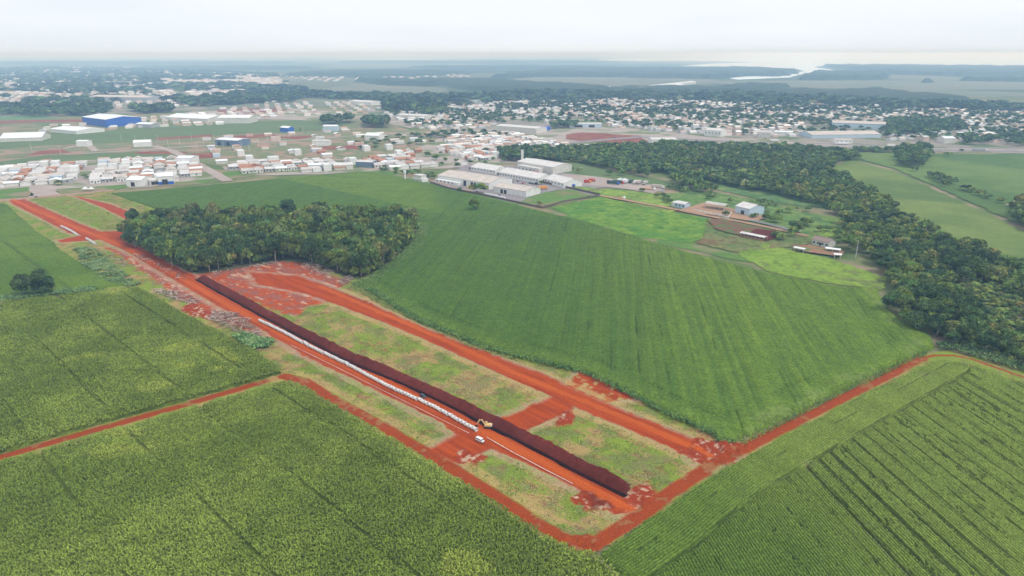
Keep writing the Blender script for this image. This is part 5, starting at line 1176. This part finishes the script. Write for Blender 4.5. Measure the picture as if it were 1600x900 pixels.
def crown_mesh(nm, *a, **k):
    V, Fq, Fc, C4 = crown_arrays(*a, **k)
    quads = [tuple(q) for q in Fq]+[tuple(q) if q[2] != q[3] else tuple(q[:3]) for q in Fc]
    me = bpy.data.meshes.new(nm); me.from_pydata(V.tolist(), [], quads)
    at = me.attributes.new('Col', 'FLOAT_COLOR', 'POINT'); c = np.ones((len(V),4), np.float32); c[:,:3] = C4; at.data.foreach_set('color', c.ravel()); me.update(); return me
TREES = []       # x, y, R, h, zone
def scatter(px, sp_, R0, R1, h0, h1, zone, prob=1.0, holes=(), nsc=None, seed=1):
    P = GP(px); r = np.random.default_rng(seed); Hs = [GP(h) for h in holes]
    xs_, ys_ = np.meshgrid(np.arange(P[:,0].min(), P[:,0].max(), sp_), np.arange(P[:,1].min(), P[:,1].max(), sp_*.87))
    xs_ = xs_+(np.arange(xs_.shape[0]) % 2)[:,None]*sp_/2; x = xs_.ravel()+r.uniform(-.32, .32, xs_.size)*sp_; y = ys_.ravel()+r.uniform(-.32, .32, xs_.size)*sp_
    ok = pip(x, y, P)
    for h in Hs: ok &= ~pip(x, y, h)
    if nsc: ok &= fbm(x/nsc, y/nsc, seed+5) > 1-prob
    else: ok &= r.random(x.size) < prob
    sx = 800+F*x/(y*CP+H*SP); ok &= (sx > -40) & (sx < 1640)
    for a, b_ in zip(x[ok], y[ok]):
        k = r.random()**1.6; TREES.append((a, b_, R0+(R1-R0)*k, h0+(h1-h0)*k*r.uniform(.7, 1.15)+.0, zone))
GROVE = [(193,376),(205,362),(228,352),(290,352),(350,350),(430,347),(500,344),(600,347),(645,352),(648,362),(642,380),(618,404),(592,424),(562,436),(538,431),(515,423),(480,410),(440,407),(345,423),(300,430),(262,413),(225,395)]
scatter(GROVE, 7.0, 3.4, 6.2, 10.5, 16.5, 'grove', seed=3)
V1 = [(1388,460),(1384,486),(1405,508),(1440,528),(1462,534),(1500,548),(1545,560),(1600,580),(1720,618),(1720,470),(1600,428),(1560,412),(1500,386),(1400,340),(1378,316),(1335,292),(1300,272),(1298,262),(1318,252),(1345,250),(1322,240),(1240,233),(1180,232),(1120,230),(1060,228),(1010,230),(900,234),(850,238),(790,238),(792,248),(850,252),(900,254),(940,262),(960,268),(1000,276),(1050,287),(1080,300),(1100,302),(1180,308),(1230,322),(1270,330),(1310,345),(1320,358),(1330,372),(1345,395),(1380,430)]
holes = [[(1062,262),(1090,258),(1170,270),(1175,274),(1120,276),(1080,268)], [(1085,282),(1110,286),(1190,302),(1260,318),(1300,332),(1330,342),(1325,350),(1280,338),(1200,318),(1120,302)], [(1170,238),(1230,240),(1225,246),(1190,246)], [(1500,470),(1560,455),(1600,470),(1620,500),(1560,510),(1520,495)], [(1470,448),(1540,440),(1570,456),(1520,472),(1480,468)], [(1540,500),(1600,505),(1640,520),(1600,530),(1550,520)], [(1000,272),(1040,270),(1060,285),(1040,288)]]
scatter([(195,380),(225,392),(262,411),(300,428),(345,421),(440,405),(480,408),(515,421),(538,430),(562,436),(592,424),(618,404),(642,380),(636,376),(600,410),(560,428),(480,402),(440,399),(345,414),(300,420),(225,386)], 3.6, 1.8, 3.2, 4.0, 8.0, 'grove', .85, seed=33)
scatter(V1, 7.2, 3.2, 6.0, 6.5, 11.5, 'valley', .93, holes, seed=4)
scatter([(1500,400),(1720,460),(1720,600),(1600,575),(1480,530),(1420,480)], 4.2, 1.4, 2.6, 2.0, 4.0, 'scrub', .8, seed=5)
scatter([(1040,290),(1330,342),(1330,372),(1290,366),(1180,330),(1100,318),(1030,312),(1000,300)], 7, 1.6, 3.6, 2.5, 6, 'scrub', .42, nsc=22, seed=6)
scatter([(1060,255),(1330,300),(1350,330),(1200,300),(1080,280)], 8, 2, 4, 3, 6, 'scrub', .5, nsc=25, seed=16)
scatter([(880,262),(960,270),(1000,280),(960,278),(900,270)], 12, 2.5, 5, 5, 8, 'valley', .4, seed=17)
scatter([(1400,235),(1440,232),(1455,240),(1440,262),(1412,262),(1400,250)], 8, 4, 6.5, 8, 13, 'clump', .95, seed=7)
scatter([(1442,275),(1465,277),(1490,288),(1480,292),(1455,284)], 8, 3, 5, 6, 10, 'clump', .9, seed=8)
scatter([(1590,325),(1600,318),(1720,350),(1720,385),(1600,362),(1583,350)], 7, 4, 6, 9, 14, 'clump', .95, seed=9)
for px, py, R_, h_ in [(1508,298,5,6),(1515,301,4,5),(1532,307,5,6),(1541,311,4,5),(1562,318,4,6),(1480,245,4.5,6),(1502,237,3,4),(1475,292,3.5,8),(1428,268,4,6)]: x, y = G(px, py); TREES.append((x, y, R_, h_, 'field'))
scatter([(1335,234),(1420,236),(1420,240),(1335,238)], 7, 3.5, 5, 5, 7, 'hedge', .95, seed=10)
scatter([(590,262),(650,268),(700,280),(690,284),(640,276),(590,268)], 8, 2, 3.6, 3, 6, 'yard', .55, seed=11)
for px, py, R_, h_ in [(738,301,5.2,8),(752,302,6.2,9.5),(718,299,2.5,4),(843,321,2.2,4),(845,288,2.5,4),(760,262,4,6),(715,262,3.5,6),(1133,338,3,5),(1243,364,5,9),(1238,370,4,8),(1222,375,3.5,5),(1210,371,3,4.5),(1258,352,4,6),(1262,354,4,6.5),(1212,348,4,6),(1205,347,3.5,5),(1197,344,3,5),(1180,340,2.5,4),(1217,336,3,5),(1326,388,5,9),(1338,395,5.5,10),(1318,380,4.5,8),(1310,372,4.5,7),(1175,341,2.5,4),(1045,318,3,4.5),(1038,316,2.6,4),(930,250,5,8),(1003,300,3,4)]: x, y = G(px, py); TREES.append((x, y, R_, h_, 'farm'))
scatter([(600,246),(800,232),(800,256),(700,262),(600,262)], 24, 2.5, 5, 4, 7, 'town', .5, seed=12)
scatter([(350,262),(560,254),(560,262),(350,270)], 28, 2.0, 4, 3, 6, 'town', .5, seed=13)
scatter([(-20,270),(260,250),(320,262),(230,285),(-20,295)], 26, 2.0, 4, 3, 6, 'town', .5, seed=14)
scatter([(560,212),(700,208),(760,216),(700,224),(600,232),(540,236)], 22, 3, 6, 4, 7, 'lots', .5, seed=15)
scatter([(420,206),(540,196),(560,206),(480,220)], 40, 2, 4, 3, 5, 'lots', .3, seed=18)
for px, py in [(118,385),]: pass
n_special = 0
def sizepx(t): return t[2]*pxm(t[0], t[1])
T1 = sorted(TREES, key=sizepx, reverse=True)
keep, massT = T1[:284], T1[284:]
PH = {'grove': ('in the dense grove beside the red clearing', 'trees of the dense grove'), 'valley': ('in the wooded valley beyond the big field', 'trees of the wooded valley'), 'scrub': ('in the scrubby opening of the valley', 'bushes in the valley scrub'),
      'clump': ('in a dark clump standing in the far right fields', 'clumps in the far right fields'), 'field': ('in the broken line across the far right fields', 'line of trees across the far right fields'), 'hedge': ('in the hedge under the highway', 'hedge under the highway'),
      'yard': ('behind the rear corner of the big field', 'trees behind the rear corner of the big field'), 'farm': ('near the farm buildings and sheds', 'trees near the farms and sheds'), 'town': ('between houses of the town', 'trees between the houses'), 'lots': ('on the rough grass lots', 'trees on the rough grass lots')}
crowns = []
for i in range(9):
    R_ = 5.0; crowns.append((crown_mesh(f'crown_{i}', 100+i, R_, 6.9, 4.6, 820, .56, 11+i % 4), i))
def trunk_mesh(seed, h):
    r = random.Random(seed); mb = MB(); top = (r.uniform(-.4,.4), r.uniform(-.4,.4), h*.55)
    mb.tube((0,0,-.4), top, .34, .22, 7)
    for k in range(5):
        a = r.uniform(0, 6.28); mb.tube(top if k % 2 else (top[0]*.7, top[1]*.7, h*.42), (math.cos(a)*2.6, math.sin(a)*2.6, h*r.uniform(.68,.85)), .16, .06, 5)
    return mb.mesh('trunk_and_limbs', True)
trunks = [trunk_mesh(i, 10.0) for i in range(4)]
for me in trunks: me.materials.append(M['bark'])
for me, _ in crowns: me.materials.append(M['leaf'])
SH = ['broad rounded', 'tall narrow', 'spreading']
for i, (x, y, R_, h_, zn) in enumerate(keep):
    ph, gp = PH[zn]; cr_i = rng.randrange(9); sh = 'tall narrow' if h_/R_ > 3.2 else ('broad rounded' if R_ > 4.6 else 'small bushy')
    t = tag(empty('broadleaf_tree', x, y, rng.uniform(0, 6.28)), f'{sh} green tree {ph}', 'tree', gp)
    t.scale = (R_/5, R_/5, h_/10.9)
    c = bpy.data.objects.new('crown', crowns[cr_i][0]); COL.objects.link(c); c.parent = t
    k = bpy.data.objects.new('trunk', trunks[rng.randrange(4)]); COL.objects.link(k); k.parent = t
# lone trees with their own labels
def lone(px, py, R_, h_, seed, label, n_=1300, leaf=.6, lobes=15):
    x, y = G(px, py); t = tag(empty('lone_tree', x, y), label, 'tree')
    me = crown_mesh('crown', seed, R_, h_*.50, h_*.62, n_, leaf, lobes); me.materials.append(M['leaf']); c = bpy.data.objects.new('crown', me); COL.objects.link(c); c.parent = t
    tm = trunk_mesh(seed, h_); tm.materials.append(M['bark']); k = bpy.data.objects.new('trunk', tm); COL.objects.link(k); k.parent = t
lone(37, 463, 5.2, 12.0, 501, 'dark rounded tree, left one of the pair at the edge of the corn')
lone(69, 461, 5.8, 14.0, 502, 'dark spreading tree, right and taller one of the pair at the edge of the corn')
lone(741, 329, 4.2, 9.8, 503, 'single dark tree standing alone inside the big green field')

TPL = {}
def tpl(n_, leaf, lobes, cnt=5):
    key = (n_, leaf, lobes)
    if key not in TPL: TPL[key] = [crown_arrays(900+i+n_, 5.0, 7.2, 3.4, n_, leaf, lobes) for i in range(cnt)]
    return TPL[key]
def mass(name, T, n_, leaf, lobes, seed=1, tint=(1,1,1), desc=None, m='leaf_mass'):
    if not T: return
    r = np.random.default_rng(seed); tp = tpl(n_, leaf, lobes); Vs = []; Q = []; Tr = []; Cs = []; o = 0
    for (x, y, R_, h_, _) in T:
        V, Fq, Fc, C4 = tp[r.integers(len(tp))]; a = r.uniform(0, 6.28); c_, s_ = np.cos(a), np.sin(a); k = R_/5
        q = np.c_[(V[:,0]*c_-V[:,1]*s_)*k+x, (V[:,0]*s_+V[:,1]*c_)*k+y, np.maximum(V[:,2]*h_/10.4-.2-.12*h_, -.2)]
        Vs.append(q); Q.append(Fq+o); Q.append(Fc+o); o += len(V)
        u = r.random(); tt = np.array([.55,.66,.70])*(1-u)+np.array([1.35,1.28,1.0])*u; tt = tt*(np.array([1.35,1.3,1.6]) if _ == 'scrub' else 1)
        if r.random() < .07: tt = np.array([1.9,1.35,1.6])
        Cs.append(C4*tt*np.array(tint))
    Q = np.concatenate(Q); V = np.concatenate(Vs); C_ = np.concatenate(Cs)
    tri = Q[:,2] == Q[:,3]; Qq = Q[~tri]; Qt = Q[tri][:,:3]
    loops = np.concatenate([Qq.ravel(), Qt.ravel()]).astype(np.int32); st = np.concatenate([np.arange(len(Qq))*4, len(Qq)*4+np.arange(len(Qt))*3]).astype(np.int32)
    me = bpy.data.meshes.new(name); me.vertices.add(len(V)); me.vertices.foreach_set('co', V.astype(np.float32).ravel()); me.loops.add(len(loops)); me.loops.foreach_set('vertex_index', loops)
    me.polygons.add(len(st)); me.polygons.foreach_set('loop_start', st); me.update(calc_edges=True)
    at = me.attributes.new('Col', 'FLOAT_COLOR', 'POINT'); c = np.ones((len(V),4), np.float32); c[:,:3] = C_; at.data.foreach_set('color', c.ravel())
    kind(link_mesh(name, me, M[m]), 'stuff')
near = [t for t in massT if t[1] < 620]; far_ = [t for t in massT if t[1] >= 620]
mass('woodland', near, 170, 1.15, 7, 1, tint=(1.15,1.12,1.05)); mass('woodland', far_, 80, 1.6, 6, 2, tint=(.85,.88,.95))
# town trees and woods in the middle distance
TREES = []
TOWNP = [(600,176),(700,166),(830,150),(1000,150),(1240,158),(1400,166),(1700,180),(1700,226),(1500,222),(1330,216),(1120,210),(1010,203),(900,190),(800,192),(700,200),(640,198)]
scatter(TOWNP, 19, 4, 7.5, 6, 10, 'm', .48, nsc=70, seed=21)
scatter(TOWNP, 27, 4, 7, 5, 9, 'm', .45, seed=22)
scatter([(505,190),(535,190),(532,196),(506,196)], 11, 6, 9, 14, 18, 'm', seed=23)
scatter([(568,190),(605,192),(604,200),(572,200)], 11, 6, 9, 14, 18, 'm', seed=24)
scatter([(540,188),(552,188),(552,192),(540,192)], 9, 6, 8, 14, 18, 'm', seed=25)
scatter([(600,166),(640,163),(690,166),(700,178),(660,186),(655,176),(600,176)], 15, 7, 11, 12, 18, 'm', seed=26)
scatter([(0,166),(60,168),(120,172),(130,180),(60,184),(0,180)], 15, 7, 11, 10, 15, 'm', .8, seed=27)
scatter([(205,172),(265,170),(270,176),(215,178)], 13, 8, 11, 12, 18, 'm', seed=28)
scatter([(100,163),(150,160),(175,172),(160,182),(110,180)], 15, 7, 11, 10, 16, 'm', .8, seed=29)
scatter([(1380,196),(1430,188),(1500,194),(1510,203),(1440,212),(1390,212)], 11, 6, 9, 9, 14, 'm', seed=30)
scatter([(1488,218),(1515,216),(1700,222),(1700,232),(1500,226)], 16, 6, 9, 8, 13, 'm', .8, seed=31)
scatter([(640,212),(700,204),(770,206),(800,212),(720,214),(650,218)], 15, 3, 6, 5, 8, 'm', .6, seed=32)
scatter([(860,196),(900,194),(900,200),(862,202)], 12, 6, 9, 8, 13, 'm', seed=33)
scatter([(780,244),(795,238),(850,236),(870,246),(850,254),(790,252)], 8, 4.5, 7, 9, 13, 'm', seed=34)
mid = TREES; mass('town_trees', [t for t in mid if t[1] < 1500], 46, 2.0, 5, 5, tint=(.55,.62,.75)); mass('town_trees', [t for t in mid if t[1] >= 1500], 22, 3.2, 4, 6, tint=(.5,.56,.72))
TREES = []
scatter([(-120,108),(120,104),(430,116),(480,140),(460,160),(200,170),(-120,178)], 46, 10, 18, 9, 14, 'm', .50, nsc=120, seed=41)
scatter([(280,160),(380,150),(470,146),(600,150),(700,152),(820,146),(1000,146),(1150,148),(1400,160),(1600,168),(1600,176),(1300,166),(1000,156),(830,158),(700,162),(600,160),(480,152),(400,162),(300,168)], 22, 9, 13, 9, 15, 'm', .9, seed=42)
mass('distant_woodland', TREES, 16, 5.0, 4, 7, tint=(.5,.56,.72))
# far woods: broad uneven canopies
def wood_fn(sc_, hh):
    def fn(X, Y, U, W):
        n1 = fbm(X/sc_, Y/sc_, 601, 3); n2 = fbm(X/(sc_*6), Y/(sc_*6), 602)
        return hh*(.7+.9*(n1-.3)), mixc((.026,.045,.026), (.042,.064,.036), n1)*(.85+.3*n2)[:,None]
    return fn
for px, res, hh in [
    ([(760,120),(880,108),(1070,108),(1200,107),(1256,113),(1235,121),(1180,120),(1130,124),(1000,122),(880,118),(760,126)], 40, 22),
    ([(1275,104.5),(1318,103),(1500,105),(1750,107),(1750,118),(1500,119),(1380,117),(1330,112),(1400,112),(1330,109)], 45, 24),
    ([(1240,121),(1260,114.5),(1330,112.5),(1400,118),(1395,124),(1300,126),(1240,125)], 35, 22),
    ([(1430,128),(1460,125),(1470,131),(1435,133)], 25, 18),
    ([(1470,126),(1600,122),(1720,124),(1720,129),(1560,128)], 35, 18),
    ([(960,139),(1080,137),(1200,140),(1280,144),(1400,142),(1420,148),(1560,158),(1400,162),(1240,156),(1000,150),(900,148)], 26, 15),
    ([(640,124),(760,126),(900,134),(970,140),(960,147),(830,148),(720,142),(680,134)], 28, 16),
    ([(540,127),(640,126),(700,130),(680,136),(600,134)], 30, 18),
    ([(820,118),(1000,119),(980,121),(830,121)], 35, 16),
    ([(400,120),(480,114),(640,112),(760,114),(700,119),(560,122)], 60, 20),
    ([(1110,137),(1180,133),(1250,136),(1180,141)], 22, 15), ([(1160,132.5),(1182,131),(1180,134),(1163,134)], 20, 14),
    ([(1320,144),(1400,138),(1402,143),(1340,148)], 22, 15),
    ([(-100,98),(300,97),(500,99),(300,102),(-100,103)], 120, 26), ([(500,98),(800,96),(1000,98),(800,101)], 110, 26), ([(600,106),(800,104),(1000,107),(760,110)], 80, 22), ([(1600,97.5),(1580,97),(1700,96),(1800,98.5)], 150, 20),
    ([(200,106),(400,104),(520,108),(300,111)], 80, 22)]:
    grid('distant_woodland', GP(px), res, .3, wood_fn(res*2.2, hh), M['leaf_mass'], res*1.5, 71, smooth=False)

# ------------------------------------------------------------------ thin smoke rising among the town trees
x, y = G(764, 178); mb = MB(); ring = 10
for k, (dx, dy, z_, r_) in enumerate([(0,0,0,2.5),(-5,2,6,4.5),(-12,4,13,7.5),(-21,7,21,11),(-32,10,29,15)]):
    for i in range(ring):
        a = 2*math.pi*i/ring; mb.v.append((x+dx+math.cos(a)*r_*(1+.15*math.sin(3*a+k)), y+dy+math.sin(a)*r_, z_+1.2*math.cos(2*a)))
for k in range(4):
    for i in range(ring): mb.f.append((k*ring+i, k*ring+(i+1) % ring, (k+1)*ring+(i+1) % ring, (k+1)*ring+i)); mb.m.append(0)
mb.f += [tuple(range(ring-1, -1, -1)), tuple(range(4*ring, 5*ring))]; mb.m += [0, 0]
so = mb.build('smoke', None); sm = bpy.data.materials.new('thin_smoke'); sm.use_nodes = True; sn = sm.node_tree.nodes; sn.clear()
so_ = sn.new('ShaderNodeOutputMaterial'); sv = sn.new('ShaderNodeVolumePrincipled'); sv.inputs['Color'].default_value = (.9, .95, 1, 1); sv.inputs['Absorption Color'].default_value = (1, 1, 1, 1); sv.inputs['Density'].default_value = .022
sm.node_tree.links.new(sv.outputs[0], so_.inputs['Volume']); so.data.materials.append(sm); so['kind'] = 'stuff'
